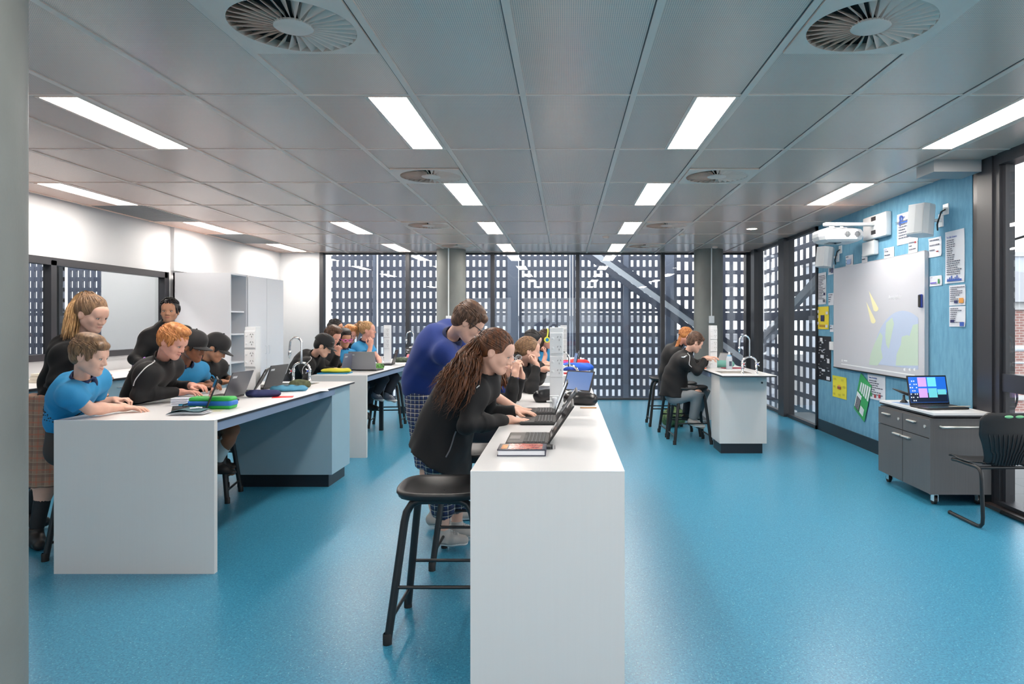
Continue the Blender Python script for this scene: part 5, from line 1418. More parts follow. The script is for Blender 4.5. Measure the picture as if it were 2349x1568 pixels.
laptop((-2.50, 7.95, TOP), -PI-.15, 'large silver grey laptop lid facing the camera on the back left bench', 14, .33, .22, lid=mat('silver_lid', srgb(150,152,158), .32, .5)).location = (-2.40, 8.25, TOP)
laptop((-2.56, 8.32, TOP), -PI/2-.25, 'blue grey laptop lid beside the silver one on the back left bench', 12, .28, .2, lid=mat('bluegrey_lid', srgb(128,134,154), .32, .5)).location = (-2.68, 8.12, TOP)
laptop((-2.45, 9.3, TOP), -PI/2+.1, 'thin laptop left of the back left power post', 15, .28, .2, scr=DOC)
laptop((-2.35, 10.3, TOP), -PI/2-.1, 'laptop right of the back left power post', 15, .28, .2, lid=LIDG)
laptop((-2.3, 10.85, TOP), PI-.6, 'tilted laptop with red sleeve at the far end of the back left bench', 35, .28, .2, scr=DOC)
laptop((2.02, 9.12, TOP), -PI/2+.45, 'small grey tablet laptop on the right bench', 25, .25, .17, scr=mat('grey_screen', srgb(130,135,142), .25))
laptop((-4.95, 8.05, TOP), -PI/2+1.9, 'laptop with a lit violet screen on the wall bench', 15, .32, .21, scr=PK).rotation_euler.z = .42

# ================================================================== small things on the benches
def soft_case(loc, rz, sx, sy, sz, m, label, name='pencil_case', cat='pencil case', zipm=None, seed=1):
    o = [Ell((0, 0, sz*.5), (sx*.52, sy*.52, sz*.52)), Cone((-sx*.36, 0, sz*.42), (sx*.36, 0, sz*.42), sz*.42, sz*.42, .04), folds(min(.006, sz*.08), 40, seed), Cut((0, 0, 0.001), (0, 0, 1))]
    o[0] = Ell((0, 0, sz*.45), (sx*.5, sy*.5, sz*.5), None)
    rot = Matrix.Rotation(rz, 4, 'Z')
    ob = np_obj(name, [nets(o, max(.004, min(sx, sy)/22))], m, None, (0, 0, 0)); ob.location = loc; ob.rotation_euler = (0, 0, rz)
    tag(ob, label, cat)
    if zipm:
        MB().tube([(-sx*.4, -sy*.1, sz*.93), (0, -sy*.12, sz*1.0), (sx*.4, -sy*.1, sz*.93)], .003, 6).build('zip', zipm, ob)
    return ob
# green and blue pencil case
t = thing('pencil_case', 'green and blue hard pencil case on the left bench', 'pencil case', (-2.35, 4.55, TOP), .02)
MB().box(-.14, .14, -.055, .055, .0, .034, bev=.014).build('lower_shell', mat('green_shell', srgb(40,168,70), .5), t)
MB().box(-.144, .144, -.059, .059, .02, .058, bev=.014).build('zip_band', mat('blue_band', srgb(38,112,200), .55), t)
MB().box(-.14, .14, -.056, .056, .044, .08, bev=.017).build('upper_shell', mat('green_shell', srgb(40,168,70), .5), t)
MB().tube([(-.15, -.03, .037), (-.175, -.04, .03), (-.18, -.045, .02)], .004, 6).build('zip_pull', BLACKP, t)
NAVYC = mat('navy_canvas', srgb(30,38,84), .75, bump=.2, bscale=90); TEAL = mat('teal_canvas', srgb(74,140,170), .75, bump=.2, bscale=90)
soft_case((-2.34, 5.28, TOP), .1, .25, .13, .05, NAVYC, 'dark blue pencil case on the left bench beside the red paper', zipm=mat('black_zip', srgb(20,20,22), .5))
soft_case((-2.32, 5.72, TOP), .05, .32, .15, .045, TEAL, 'teal blue pencil case with black zips right of the power post', zipm=mat('black_zip', srgb(20,20,22), .5), seed=3)
soft_case((-2.34, 6.02, TOP), .1, .17, .09, .07, mat('olive_print', srgb(92,98,68), .7, noise=.5, nscale=30), 'olive patterned pencil case in front of the sink', seed=4)
soft_case((-2.6, 7.72, TOP+.012), .05, .34, .14, .045, mat('yellow_canvas', srgb(204,196,52), .7), 'yellow pencil case on a blue book at the back left bench', seed=5)
tag(MB().box(-2.78+.0, -2.44, 7.62, 7.82, TOP, TOP+.012, bev=.004).build('exercise_book', mat('teal_cover', srgb(30,128,170), .5)), 'thin blue book under the yellow pencil case', 'book')
soft_case((-2.37, 8.55, TOP), .1, .16, .09, .06, mat('green_zigzag', srgb(96,170,66), .6, noise=.9, nscale=40, col2=srgb(30,34,30)), 'green and black patterned pencil case beside the silver laptop', seed=6)
soft_case((-2.35, 9.95, TOP), .1, .26, .12, .07, mat('camouflage', srgb(74,92,70), .7, noise=.7, nscale=30, col2=srgb(36,44,40)), 'dark green camouflage pencil case right of the back left post', seed=7)
soft_case((-2.3, 10.35, TOP+.02), .1, .2, .1, .09, mat('pink_stripe', srgb(214,150,160), .7, noise=.6, nscale=60, col2=srgb(200,60,70)), 'pink and white striped pencil case at the back left bench', seed=8)
tag(MB().box(-2.32, -2.2, 10.0, 10.4, TOP, TOP+.03, bev=.008).build('red_case', mat('red_sleeve', srgb(206,38,46), .55)), 'flat red case on the back left bench beside the blue jumper', 'case')
# open exercise book, cards, papers on the left bench
t = thing('open_magazine', 'open paperback with teal pages curling up at the near edge of the left bench', 'book', (-2.36, 4.27, TOP), .1)
pg = MB(); n = 14
def page(m_, x0, x1, lift, z0, w=.16):
    vs = []; fs = []
    for i in range(n+1):
        u = i/n; x = x0+(x1-x0)*u; z = z0+lift*math.sin(PI*u)*(1-.4*u)+lift*.9*max(0, u-.75)*2
        vs += [(x, -w/2, z), (x, w/2, z), (x, -w/2, z-.0015), (x, w/2, z-.0015)]
    for i in range(n):
        a = 4*i; b = a+4; fs += [(a, b, b+1, a+1), (a+2, a+3, b+3, b+2), (a, a+2, b+2, b), (a+1, b+1, b+3, a+3)]
    m_.add(vs, fs, None, True)
page(pg, -.1, .12, .004, .008); page(pg, -.1, .11, .012, .01); pg.build('pages', PAPER, t)
q = MB(); page(q, -.095, .1, .03, .012); q.build('curled_page', mat('teal_page', srgb(40,92,104), .5), t)
q = MB().tube([(.02, -.03, .038), (.05, -.02, .04), (.055, .0, .04), (.04, .015, .04), (.07, .03, .035)], .005, 6).build('white_lettering', PAPER, t)
t = thing('card_stack', 'small stack of white cards behind the boys laptop', 'cards', (-2.66, 4.72, TOP), .1)
for k in range(4): MB().box(-.055, .055, -.035, .035, .001+k*.014, .012+k*.014, bev=.002).build('card_box', mat('white_card', srgb(232,234,246), .4), t)
def sheet(x, y, w, h, rz, m, label, name='paper_sheet', z=TOP, cat='paper', th=.0015):
    o = MB().box(-w/2, w/2, -h/2, h/2, 0, th).build(name, m); o.location = (x, y, z); o.rotation_euler.z = rz; return tag(o, label, cat)
sheet(-2.18, 5.26, .15, .12, .3, mat('red_paper', srgb(226,52,48), .5), 'red printed paper beside the dark blue pencil case')
sheet(-2.15, 5.75, .28, .17, .4, PAPER, 'white sheet under the teal pencil case')
sheet(-2.38, 4.46, .28, .2, .2, mat('cream_paper', srgb(226,224,190), .5), 'crumpled cream paper under the green and blue pencil case')
sheet(-2.55, 4.92, .3, .2, .05, mat('black_folder', srgb(26,27,30), .5), 'black folder beside the ginger boy', 'folder', th=.012, cat='folder')
sheet(-2.52, 4.74, .28, .1, .05, mat('teal_cover', srgb(30,128,170), .5), 'teal book under the black folder', 'exercise_book', th=.012, cat='book')
sheet(-.25, 5.95, .22, .16, .2, PAPER, 'white papers beside the girl with the bun')
sheet(.16, 6.1, .08, .2, 0, mat('blue_print', srgb(70,84,110), .4), 'small dark booklet at the far end of the central bench', 'booklet', th=.004, cat='book')
sheet(-.1, 7.9, .34, .3, .1, PAPER, 'white papers on the back centre bench', z=TOP)
sheet(.06, 7.66, .16, .1, .1, mat('red_book', srgb(186,52,58), .5), 'red edged book on the back centre bench', 'book', th=.015, cat='book')
# graphic book at the near end of the central bench
def comic_mat():
    m = bpy.data.materials.new('colourful_cover'); m.use_nodes = True; nt = m.node_tree; b = nt.nodes['Principled BSDF']; b.inputs['Roughness'].default_value = .25
    tc = nt.nodes.new('ShaderNodeTexCoord'); mp = nt.nodes.new('ShaderNodeMapping'); mp.inputs['Scale'].default_value = (14, 40, 1); nt.links.new(tc.outputs['Object'], mp.inputs[0])
    n = nt.nodes.new('ShaderNodeTexNoise'); n.inputs['Scale'].default_value = 1.4; n.inputs['Detail'].default_value = 5; n.inputs['Distortion'].default_value = 1.5; nt.links.new(mp.outputs[0], n.inputs['Vector'])
    r = nt.nodes.new('ShaderNodeValToRGB'); nt.links.new(n.outputs['Fac'], r.inputs[0]); cr = r.color_ramp
    cols_ = [(.0, (26,30,60)), (.38, (40,30,60)), (.45, (190,60,50)), (.5, (230,120,90)), (.55, (150,40,70)), (.6, (240,190,150)), (.66, (60,40,80)), (1, (30,36,80))]
    while len(cr.elements) < len(cols_): cr.elements.new(.5)
    for e, (p_, c) in zip(cr.elements, cols_): e.position = p_; e.color = srgb(*c)
    nt.links.new(r.outputs[0], b.inputs['Base Color']); return m
t = thing('hardback_book', 'hardback book with a colourful red and blue cover beside the nearest laptop', 'book', (-.19, 2.99, TOP), 0)
MB().box(-.1, .1, -.07, .07, .004, .024).build('page_block', PAPER, t)
MB().box(-.104, .104, -.074, .074, .0, .004).box(-.104, .104, -.074, .074, .024, .028).box(.1, .104, -.074, .074, .004, .024).build('cover', mat('cover_navy', srgb(22,26,52), .35), t)
MB().box(-.058, .088, -.06, .072, .028, .0286).build('cover_art', comic_mat(), t)
MB().box(-.09, -.064, -.05, .05, .028, .0287).build('cover_title', mat('title_yellow', srgb(224,170,60), .4, noise=.8, nscale=120, col2=srgb(170,60,30)), t)
t = thing('spiral_notebook', 'black spiral notebook between the book and the nearest laptop', 'notebook', (-.16, 3.105, TOP), 0)
MB().box(-.1, .1, -.028, .03, .0, .012).build('cover', BLACKP, t)
m = MB()
for k in range(22): m.tube([(-.11+k*.0105+.003*0, -.03+.006*math.cos(a), .01+.008*math.sin(a)) for a in [2*PI*i/8 for i in range(9)]], .0011, 5, caps=False)
m.build('spiral_binding', mat('wire', srgb(120,122,126), .3, .8), t)
# black pencil case behind the post, pencil, loose things
soft_case((-.1, 4.95, TOP), .3, .26, .14, .09, mat('black_vinyl', srgb(20,20,23), .3), 'shiny black pencil case behind the central power post', seed=9)
soft_case((.1, 4.78, TOP), -.4, .22, .14, .09, mat('black_vinyl', srgb(20,20,23), .3), 'open black pencil case right of the central power post', seed=10)
soft_case((.05, 4.95, TOP+.01), .4, .12, .08, .07, mat('sticker_print', srgb(190,196,190), .4, noise=.8, nscale=40, col2=srgb(40,80,140)), 'small patterned pouch between the black pencil cases', 'pouch', 'pouch', seed=2)
t = thing('pencil', 'wooden pencil lying on the central bench', 'pencil', (.15, 4.56, TOP), 0)
MB().cyl((-.055, 0, .004), (.055, 0, .004), .004, 6).build('barrel', mat('pencil_wood', srgb(196,150,100), .5), t)
sheet(.13, 4.8, .07, .06, .5, BLACKP, 'small black triangle ruler on the central bench', 'set_square', th=.004, cat='ruler')
soft_case((-.2, 5.7, TOP), .2, .2, .1, .04, mat('steel_case', srgb(110,116,126), .35, .4), 'grey metal pencil case near the girl with the bun', seed=12)
soft_case((.1, 7.75, TOP+.03), -.12, .42, .16, .09, mat('royal_blue_canvas', srgb(34,96,206), .6), 'large blue pencil case on the back centre bench', seed=13)
soft_case((-.02, 7.82, TOP+.1), 0, .1, .06, .03, mat('magenta', srgb(180,50,140), .5), 'small magenta pouch on top of the blue pencil case', 'pouch', 'pouch', seed=14)
soft_case((.12, 8.75, TOP), -.1, .36, .14, .11, mat('red_canvas', srgb(206,30,36), .6), 'large red pencil case at the back centre bench', seed=15)
# right bench: bottle, cloth, small box, red folder
t = thing('spray_bottle', 'clear squirt bottle with blue collar on the right bench', 'bottle', (2.02, 8.44, TOP), 0)
MB().lathe([(.001, 0), (.036, 0), (.038, .01), (.038, .13), (.03, .16), (.014, .175), (.012, .19)], n=20).build('body', mat('clear_plastic', srgb(206,214,224), .15, alpha=.75), t)
MB().lathe([(.033, .135), (.034, .145), (.028, .165), (.016, .178)], n=20).build('collar', mat('blue_collar', srgb(90,150,190), .4), t)
MB().lathe([(.012, .19), (.012, .2), (.006, .212), (.001, .214)], n=14).build('cap', PWHITE, t)
MB().box(-.01, .022, -.0395, -.038, .04, .1).build('label', mat('dark_label', srgb(60,70,90), .5), t)
soft_case((2.02, 8.8, TOP), .1, .3, .16, .09, mat('mint_cloth', srgb(110,168,156), .8), 'mint green cloth bag on the right bench', 'cloth_bag', 'bag', seed=16)
sheet(2.1, 8.6, .26, .14, .1, mat('maroon_folder', srgb(150,48,70), .5), 'maroon folder under the green cloth bag', 'folder', th=.01, cat='folder')
tag(MB().box(1.73, 1.76, 8.55, 8.6, TOP, TOP+.05, bev=.004).build('small_bottle', PWHITE), 'tiny white bottle at the edge of the right bench', 'bottle')
tag(MB().box(1.71, 1.75, 8.49, 8.53, TOP, TOP+.014, bev=.004).build('eraser', mat('orange_eraser', srgb(216,96,50), .5)), 'orange eraser on the right bench', 'eraser')
# green printed bag hanging under the farther child's stool
o = soft_case((1.62, 9.3, .2), .2, .16, .12, .3, mat('green_print_bag', srgb(120,150,100), .8, noise=.6, nscale=20), 'green printed bag between the stools at the right bench', 'school_bag', 'bag', seed=17)
o.location = (1.53, 9.72, .0)
# wall bench: books, block
t = thing('book_pile', 'pile of cream books on the wall bench beside the pillar', 'books', (-4.95, 6.6, TOP), .1)
for k in range(3): MB().box(-.16+.01*k, .16, -.11, .11, k*.03+.001, k*.03+.028, bev=.003).build('book', mat('cream_book', srgb(216,206,190), .6), t)
tag(MB().box(-5.28, -5.2, 7.1, 7.3, TOP, TOP+.06, bev=.005).build('wooden_block', mat('beech', srgb(206,176,136), .5)), 'small wooden block on the wall bench', 'block')
for x, y, l, c in ((-4.9, 9.05, 'pink folder on the wall bench beside the cupboard', srgb(206,90,130)), (-5.05, 9.2, 'white papers on the wall bench beside the cupboard', srgb(228,228,232))):
    sheet(x, y, .3, .2, .2, mat('sheet_'+l.split()[0], c, .5), l, 'folder' if 'pink' in l else 'paper_sheet', th=.008)
# ================================================================== things on the blue wall (x = XR), v(y,z)
def wall_quad(y0, y1, z0, z1, x, th, m, name, parent=None, off=(0,0,0), rot=0):
    """flat board on the right wall; y1 is nearer the camera's left when larger"""
    o = MB().box(x-th, x, y0, y1, z0, z1).build(name, m, parent, off); return o
def WP_(px, py):           # point on the blue wall
    Y = XR*FPX/(px-CX); return Y, EYE-(py-CY)/FPX*Y
INK = mat('printed_text', srgb(96,100,116), .5); BLUEINK = mat('blue_print_ink', srgb(40,84,170), .5); REDINK = mat('red_print_ink', srgb(170,52,60), .5)
LAMIN = mat('laminated_paper', srgb(224,227,234), .22)
def text_mesh(txt, size, m, name, parent, y, z, x=XR-.012, nx=-1, align='LEFT', shear=0):
    """lettering on the right wall, read from inside the room (left to right is towards smaller y)"""
    cu = bpy.data.curves.new(name, 'FONT'); cu.body = txt; cu.size = size; cu.extrude = .0005; cu.align_x = align
    tmp = bpy.data.objects.new('tmp', cu); COL.objects.link(tmp)
    dg = bpy.context.evaluated_depsgraph_get(); me = bpy.data.meshes.new_from_object(tmp.evaluated_get(dg))
    bpy.data.objects.remove(tmp); me.materials.clear(); me.materials.append(m)
    for v in me.vertices: v.co = Vector((x-v.co.z, y-v.co.x, z+v.co.y))
    o = bpy.data.objects.new(name, me); COL.objects.link(o)
    if parent: o.parent = parent
    return o
def poster(px0, py0, px1, py1, label, m=LAMIN, lines=0, title=None, name='poster', cat='poster', art=None, seed=0, tilt=0, titlem=None):
    """corners: px0,py0 upper left, px1,py1 lower right in the photo"""
    Ya, za = WP_(px0, py0); Yb, zb = WP_(px1, py1)
    z1 = za; z0 = zb; rng = random.Random(seed)
    cy, cz = (Ya+Yb)/2, (z0+z1)/2; hw, hh = (Ya-Yb)/2, (z1-z0)/2
    t = thing(name, label, cat, (XR-.002, cy, cz))
    n = 8; vs = []; fs = []
    for j in range(n+1):
        for i in range(n+1):
            u, v = -1+2*i/n, -1+2*j/n
            b = .006*max(0, abs(u*v))**3*rng.random()+.002
            vs.append((-b-.001, -u*hw, v*hh))
    for j in range(n):
        for i in range(n): k = j*(n+1)+i; fs.append((k, k+1, k+n+2, k+n+1))
    k0 = len(vs); vs2 = [(x+.0009, y, z) for x, y, z in vs]; fs += [tuple(a+k0 for a in f[::-1]) for f in fs]
    MB().add(vs+vs2, fs, None, True).build('sheet', m, t)
    z = hh*.82; X = -.0095
    if title:
        s_ = min(.1*hh*2, 1.7*hw/max(1, len(title))*1.55)
        text_mesh(title, s_, titlem or BLUEINK, 'title', t, hw*.82, z-s_*.8, X); z -= s_*1.5
    if lines:
        L = MB(); dz = (z+hh*.72)/lines
        for k in range(lines):
            e = rng.uniform(.3, 1.0)
            x = -.8*hw
            while x < -.8*hw+1.6*hw*e:
                w_ = rng.uniform(.08, .25)*hw; L.box(X, X+.001, -x-w_, -x, z-k*dz-min(.012, dz*.45), z-k*dz); x += w_+.05*hw
        L.build('text_lines', INK, t)
    for (u0, u1, v0, v1, mm, nm) in (art or []):
        MB().box(X-.001, X, -u1*hw, -u0*hw, v0*hh, v1*hh).build(nm, mm, t)
    t.rotation_euler.x = tilt
    return t
YELP = mat('yellow_card', srgb(226,206,52), .6); DKB = mat('dark_blue_card', srgb(34,40,90), .5)
poster(2059, 493, 2107, 552, 'white notice headed with a blue P emblem, half behind the wall speaker', lines=7, title=' TC Norm', art=[(-.8, .1, .36, .44, mat('cobalt_rule', srgb(28,96,200), .5), 'blue_rule')], seed=1)
t = thing('p_emblem', 'blue P emblem on the notice behind the wall speaker', 'emblem', (0, 0, 0))
Y_, z_ = WP_(2064, 513)
text_mesh('P', .16, BLUEINK, 'letter', t, Y_-.01, z_-.03, XR-.013)
text_mesh('TWE', .05, INK, 'small_letters', t, Y_+.07, z_-.01, XR-.013)
poster(2170, 533, 2214, 646, 'tall curled white notice titled Science at the right of the blue wall', lines=17, title='Try Safe Science', art=[(-.75, .75, -.93, -.86, BLUEINK, 'skyline_base')]+[(-.7+k*.19, -.6+k*.19, -.86, -.86+.04+.05*((k*7) % 3), BLUEINK, 'skyline') for k in range(7)], seed=2)
poster(2179, 655, 2216, 699, 'white worksheet with coloured squares, upper one at the wall edge', lines=8, art=[(.3, .85, -.8, -.3, mat('orange_print', srgb(216,150,70), .5), 'colour_blocks'), (-.3, .1, -.8, -.5, DKB, 'small_picture')], seed=3)
poster(2179, 703, 2216, 749, 'white worksheet with a blue picture, lower one at the wall edge', lines=8, art=[(.4, .9, -.95, -.55, BLUEINK, 'small_picture'), (-.8, -.3, -.6, -.3, DKB, 'small_picture')], seed=4)
poster(2132, 548, 2161, 586, 'glossy white card with a red mark right of the whiteboard corner', lines=3, art=[(.3, .6, -.55, -.42, REDINK, 'red_mark')], seed=5)
poster(2085, 554, 2106, 579, 'small white card above the right end of the whiteboard', lines=3, art=[(.5, .8, .5, .8, REDINK, 'red_mark')], seed=6)
poster(2029, 570, 2052, 593, 'small white card above the middle of the whiteboard, under the control box', lines=2, title='Bunsen Bu', seed=7)
poster(1978, 584, 1991, 603, 'tiny white card left of the wall control box', lines=2, seed=8)
poster(1941, 587, 1958, 611, 'small glossy card above the left part of the whiteboard', lines=3, art=[(-.6, .5, -.5, .3, mat('pale_blue_print', srgb(150,178,220), .3), 'picture')], seed=9)
poster(1901, 609, 1915, 628, 'small card with blue pictures below the far wall speaker', lines=0, art=[(-.6, -.1, -.5, .5, INK, 'picture'), (.1, .7, -.7, .4, DKB, 'picture')], seed=10)
poster(2134, 634, 2162, 654, 'white card labelled Test Tube with a green tube', lines=0, title='Test Tube', titlem=INK, art=[(.45, .7, -.6, .3, mat('tube_green', srgb(60,140,80), .5), 'test_tube'), (-.8, .2, -.5, -.25, mat('lilac_ink', srgb(110,100,200), .5), 'subtitle')], seed=11)
poster(1878, 627, 1896, 697, 'tall white typed notice at the left edge of the blue wall', lines=15, art=[(.45, .85, -.45, -.28, DKB, 'picture'), (.3, .8, -.88, -.7, INK, 'picture')], seed=12)
poster(1901, 673, 1915, 699, 'small white card beside the tall typed notice', lines=4, seed=13)
poster(1873, 704, 1902, 755, 'yellow poster with white labels and a dark square at the left of the wall', m=YELP, art=[(-.2, .35, -.3, .25, DKB, 'square')]+[(a, a+.35, b, b+.25, LAMIN, 'label') for a, b in ((-.85, -.6), (-.85, .45), (.6, .3), (.55, -.85), (-.9, 0))]+[(-.4, .4, -.8, -.6, mat('ochre', srgb(180,140,40), .5), 'scribble')], seed=14)
poster(1905, 745, 1915, 761, 'tiny white label left of the whiteboard', lines=2, seed=15)
rng = random.Random(8)
WA = [(u, min(u+.1+.2*rng.random(), .95), v, v+.012+.03*rng.random(), LAMIN, 'white_text') for u, v in [(rng.uniform(-.9, .6), rng.uniform(-.95, .9)) for _ in range(34)]]
poster(1877, 770, 1907, 875, 'black poster with slanting white lettering at the left of the wall', m=mat('black_poster', srgb(26,28,36), .4), art=WA+[(-.5, .0, .0, .14, LAMIN, 'panel'), (.5, .85, -.2, .0, LAMIN, 'panel'), (-.3, .2, -.6, -.5, LAMIN, 'panel'), (.4, .9, -.95, -.8, LAMIN, 'panel'), (-.6, -.2, .75, .92, LAMIN, 'panel')], seed=16)
poster(1911, 860, 1943, 917, 'yellow poster with a small burger drawing below the whiteboard', m=mat('lemon_card', srgb(222,214,60), .6), art=[(-.25, .25, -.15, -.05, REDINK, 'drawing'), (-.25, .25, -.02, .04, DKB, 'drawing'), (-.2, .2, .05, .2, mat('bun', srgb(226,150,60), .6), 'drawing')]+[(a, a+.3, b, b+.2, mat('lemon_print', srgb(196,188,56), .6), 'faint_box') for a, b in ((-.8, .6), (.3, .6), (-.85, -.8), (-.1, -.8), (.5, -.7), (-.85, -.1), (.55, 0))], seed=17)
poster(1992, 856, 2032, 922, 'white worksheet with small diagrams below the whiteboard', lines=7, title='States of variables', art=[(-.6, -.45, -.8, -.5, mat('tube_green', srgb(60,140,80), .5), 'diagram'), (.3, .5, -.8, -.5, REDINK, 'diagram'), (-.2, .0, -.85, -.6, REDINK, 'diagram')], seed=18)
# rotated green poster
Y_, z_ = WP_(1981, 911)
t = thing('green_poster', 'green and white poster hanging askew below the whiteboard', 'poster', (XR-.012, Y_, z_))
GRN = mat('green_card', srgb(52,158,92), .5)
MB().box(-.002, 0, -.16, .16, -.24, .24).build('sheet', GRN, t)
g = MB()
for k in range(5): g.box(-.0035, -.002, -.15+k*.055, -.115+k*.055, .03, .03+.18-.03*k*.5)
g.box(-.0035, -.002, .02, .15, -.2, .0); g.build('white_blocks', LAMIN, t)
MB().box(-.0035, -.002, -.1, .0, -.2, -.11).build('picture', LAMIN, t)
g = MB()
for k in range(4): g.box(-.0045, -.0035, .02+k*.03, .04+k*.03, -.21, -.05)
g.build('black_lettering', mat('printed_black', srgb(24,26,28), .5), t)
t.rotation_euler = (.42, 0, 0)
t = thing('light_switch', 'small white switch plate left of the whiteboard', 'switch', (0, 0, 0))
Ya, za = WP_(1907, 783); Yb, zb = WP_(1918, 803)
MB().box(XR-.03, XR, Yb, Ya, zb, za, bev=.004).build('plate', PWHITE, t)

# whiteboard with the projected picture
BZ0, BZ1, BY_0, BY_1 = .91, 2.165, 6.58, 8.81
t = thing('whiteboard', 'large whiteboard showing a projected globe and two falling comets', 'whiteboard', (XR-.02, (BY_0+BY_1)/2, (BZ0+BZ1)/2))
hw, hh = (BY_1-BY_0)/2, (BZ1-BZ0)/2
MB().box(-.022, .015, -hw, hw, -hh, hh).build('board', mat('glossy_board', srgb(206,207,214), .12, coat=.3), t)
MB().box(-.03, .0, -hw, hw, -hh-.012, -hh).build('lower_rail', BLACKP, t)
MB().box(-.024, .0, -hw-.006, -hw, -hh, hh).box(-.024, .0, hw, hw+.006, -hh, hh).box(-.024, .0, -hw, hw, hh, hh+.006).build('frame', mat('aluminium', srgb(200,202,206), .3, .6), t)
def BP(px, py, dx=0):      # photo point -> board local
    Y = 3.48*FPX/(px-CX); z = EYE-(py-CY)/FPX*Y; return Vector((-.0235-dx, Y-(BY_0+BY_1)/2, z-(BZ0+BZ1)/2))
def flat(pts, m, name, dx=0, parent=t):
    v = [BP(x, y, dx) for x, y in pts]; return MB().prism(v, (-.0004, 0, 0)).build(name, m, parent)
COM = mat('comet_yellow', srgb(246,238,190), .15)
def comet(x0, y0, x1, y1, r):
    d = Vector((x1-x0, y1-y0)).normalized(); n = Vector((-d.y, d.x)); c = Vector((x1, y1))
    pts = [(x0, y0)]+[tuple(c+(n*math.cos(a)+d*math.sin(a))*r) for a in [PI*i/8 for i in range(9)]]
    return flat(pts, COM, 'comet', .0004)
comet(1998, 667, 2014, 708, 6); comet(1992, 692, 2008, 736, 5.5)
# globe: circle in board coordinates
c = BP(2080, 800, .0002); top_ = BP(2062, 716, 0)
R_ = .72; cc = Vector((c.x, BP(2075, 800).y, top_.z-R_*.98))
arc = []
for i in range(61):
    a = PI*i/60; y = cc.y+R_*math.cos(a); z = cc.z+R_*math.sin(a)
    arc.append((y, z))
ylo, zlo = BP(2112, 840).y, BP(2040, 838).z
def clip_poly(pts, f, inter):
    out = []
    for i in range(len(pts)):
        a, b = pts[i], pts[(i+1) % len(pts)]
        if f(a) >= 0: out.append(a)
        if f(a)*f(b) < 0:
            s_ = f(a)/(f(a)-f(b)); out.append((a[0]+(b[0]-a[0])*s_, a[1]+(b[1]-a[1])*s_))
    return out
def board_poly(yz, m, name, dx):
    p_ = clip_poly(yz, lambda q: q[0]-ylo, 0); p_ = clip_poly(p_, lambda q: q[1]-zlo, 0)
    return MB().prism([Vector((-.0235-dx, y, z)) for y, z in p_], (-.0003, 0, 0)).build(name, m, t)
board_poly([(cc.y+R_*math.cos(2*PI*i/80), cc.z+R_*math.sin(2*PI*i/80)) for i in range(80)], mat('projected_blue', srgb(188,202,226), .15), 'globe', .0002)
LAND = mat('projected_green', srgb(196,215,198), .15)
for k, pts in enumerate(([(2038, 740), (2052, 728), (2056, 742), (2050, 770), (2044, 800), (2038, 790), (2036, 770)], [(2010, 790), (2024, 762), (2030, 770), (2026, 800), (2030, 820), (2018, 838), (1998, 836), (2002, 812)],
                         [(2062, 812), (2072, 790), (2074, 772), (2086, 768), (2092, 770), (2100, 745), (2112, 742), (2112, 838), (2060, 838)])):
    v = [BP(x, y, .0006) for x, y in pts]; MB().prism(v, (-.0003, 0, 0)).build('land', LAND, t)
BARM = mat('player_white', srgb(244,246,248), .2)
flat([(1934, 833), (1934, 835), (2104, 862), (2104, 859)], BARM, 'progress_bar', .0003)
flat([(1935, 824), (1937, 824), (1937, 829), (1935, 829)], BARM, 'pause_icon', .0003); flat([(1940, 825), (1948, 826), (1948, 829), (1940, 828)], BARM, 'time_text', .0003)
for x in (2080, 2092, 2103): flat([(x-2, 845), (x+2, 843), (x+2, 851), (x-2, 849)], BARM, 'player_icon', .0003)
text_mesh('Armageddon'[:9], .06, mat('faint_text', srgb(226,228,232), .2), 'caption', t, BP(2043, 686).y, BP(2043, 686).z, -.0238)
e = thing('board_eraser', 'blue and black eraser stuck to the right side of the whiteboard', 'eraser', (XR-.044, WP_(2122, 690)[0]-.02, WP_(2122, 690)[1]))
MB().box(-.02, .0, -.025, .025, -.065, .065, bev=.008).build('body', mat('eraser_blue', srgb(34,60,150), .4), e); MB().box(-.028, -.018, -.02, .02, -.06, .06, bev=.005).build('felt', BLACKP, e)

# ================================================================== projector on its arm, speakers, control box
Yp, zp_ = WP_(2008, 520)
t = thing('projector', 'white ultra short throw projector on a wall arm above the whiteboard', 'projector', (XR, 7.75, 0))
yA = WP_(1984, 520)[0]-7.75; yB = WP_(2036, 520)[0]-7.75
MB().box(-.07, -.001, yB, yA, 2.325, 2.585, bev=.012).build('wall_mount', PWHITE, t)
for z in (2.37, 2.52): MB().box(-.072, -.069, (yA+yB)/2-.05, (yA+yB)/2+.06, z, z+.045).build('mount_slot', mat('slot_dark', srgb(50,50,54), .5), t)
MB().box(-.62, -.05, -.075+(yA+yB)/2+.05, .0+(yA+yB)/2+.05, 2.465, 2.5, bev=.008).build('arm', PWHITE, t)
# body: tapered rounded box outboard of the wall
yc = .22+(yA+yB)/2
b_ = [Ell((-.44, yc, 2.37), (.25, .24, .1)), ('fn', 0, lambda X: np.zeros(len(X)))]
bm = MB()
prof = [(-.62, .05), (-.60, .075), (-.45, .095), (-.25, .1), (-.18, .095), (-.16, .06)]
out = [(-.64, yc-.1), (-.6, yc-.19), (-.5, yc-.22), (-.24, yc-.22), (-.17, yc-.18), (-.16, yc+.1), (-.18, yc+.2), (-.3, yc+.23), (-.5, yc+.23), (-.6, yc+.18), (-.64, yc+.1)]
rings = [(.8, 2.30), (.95, 2.32), (1.0, 2.36), (1.0, 2.40), (.93, 2.435), (.72, 2.452)]
vs = []; fs = []; cx_, cy_ = -.4, yc; N_ = len(out)
for s_, z in rings:
    for x, y in out: vs.append((cx_+(x-cx_)*s_, cy_+(y-cy_)*s_, z))
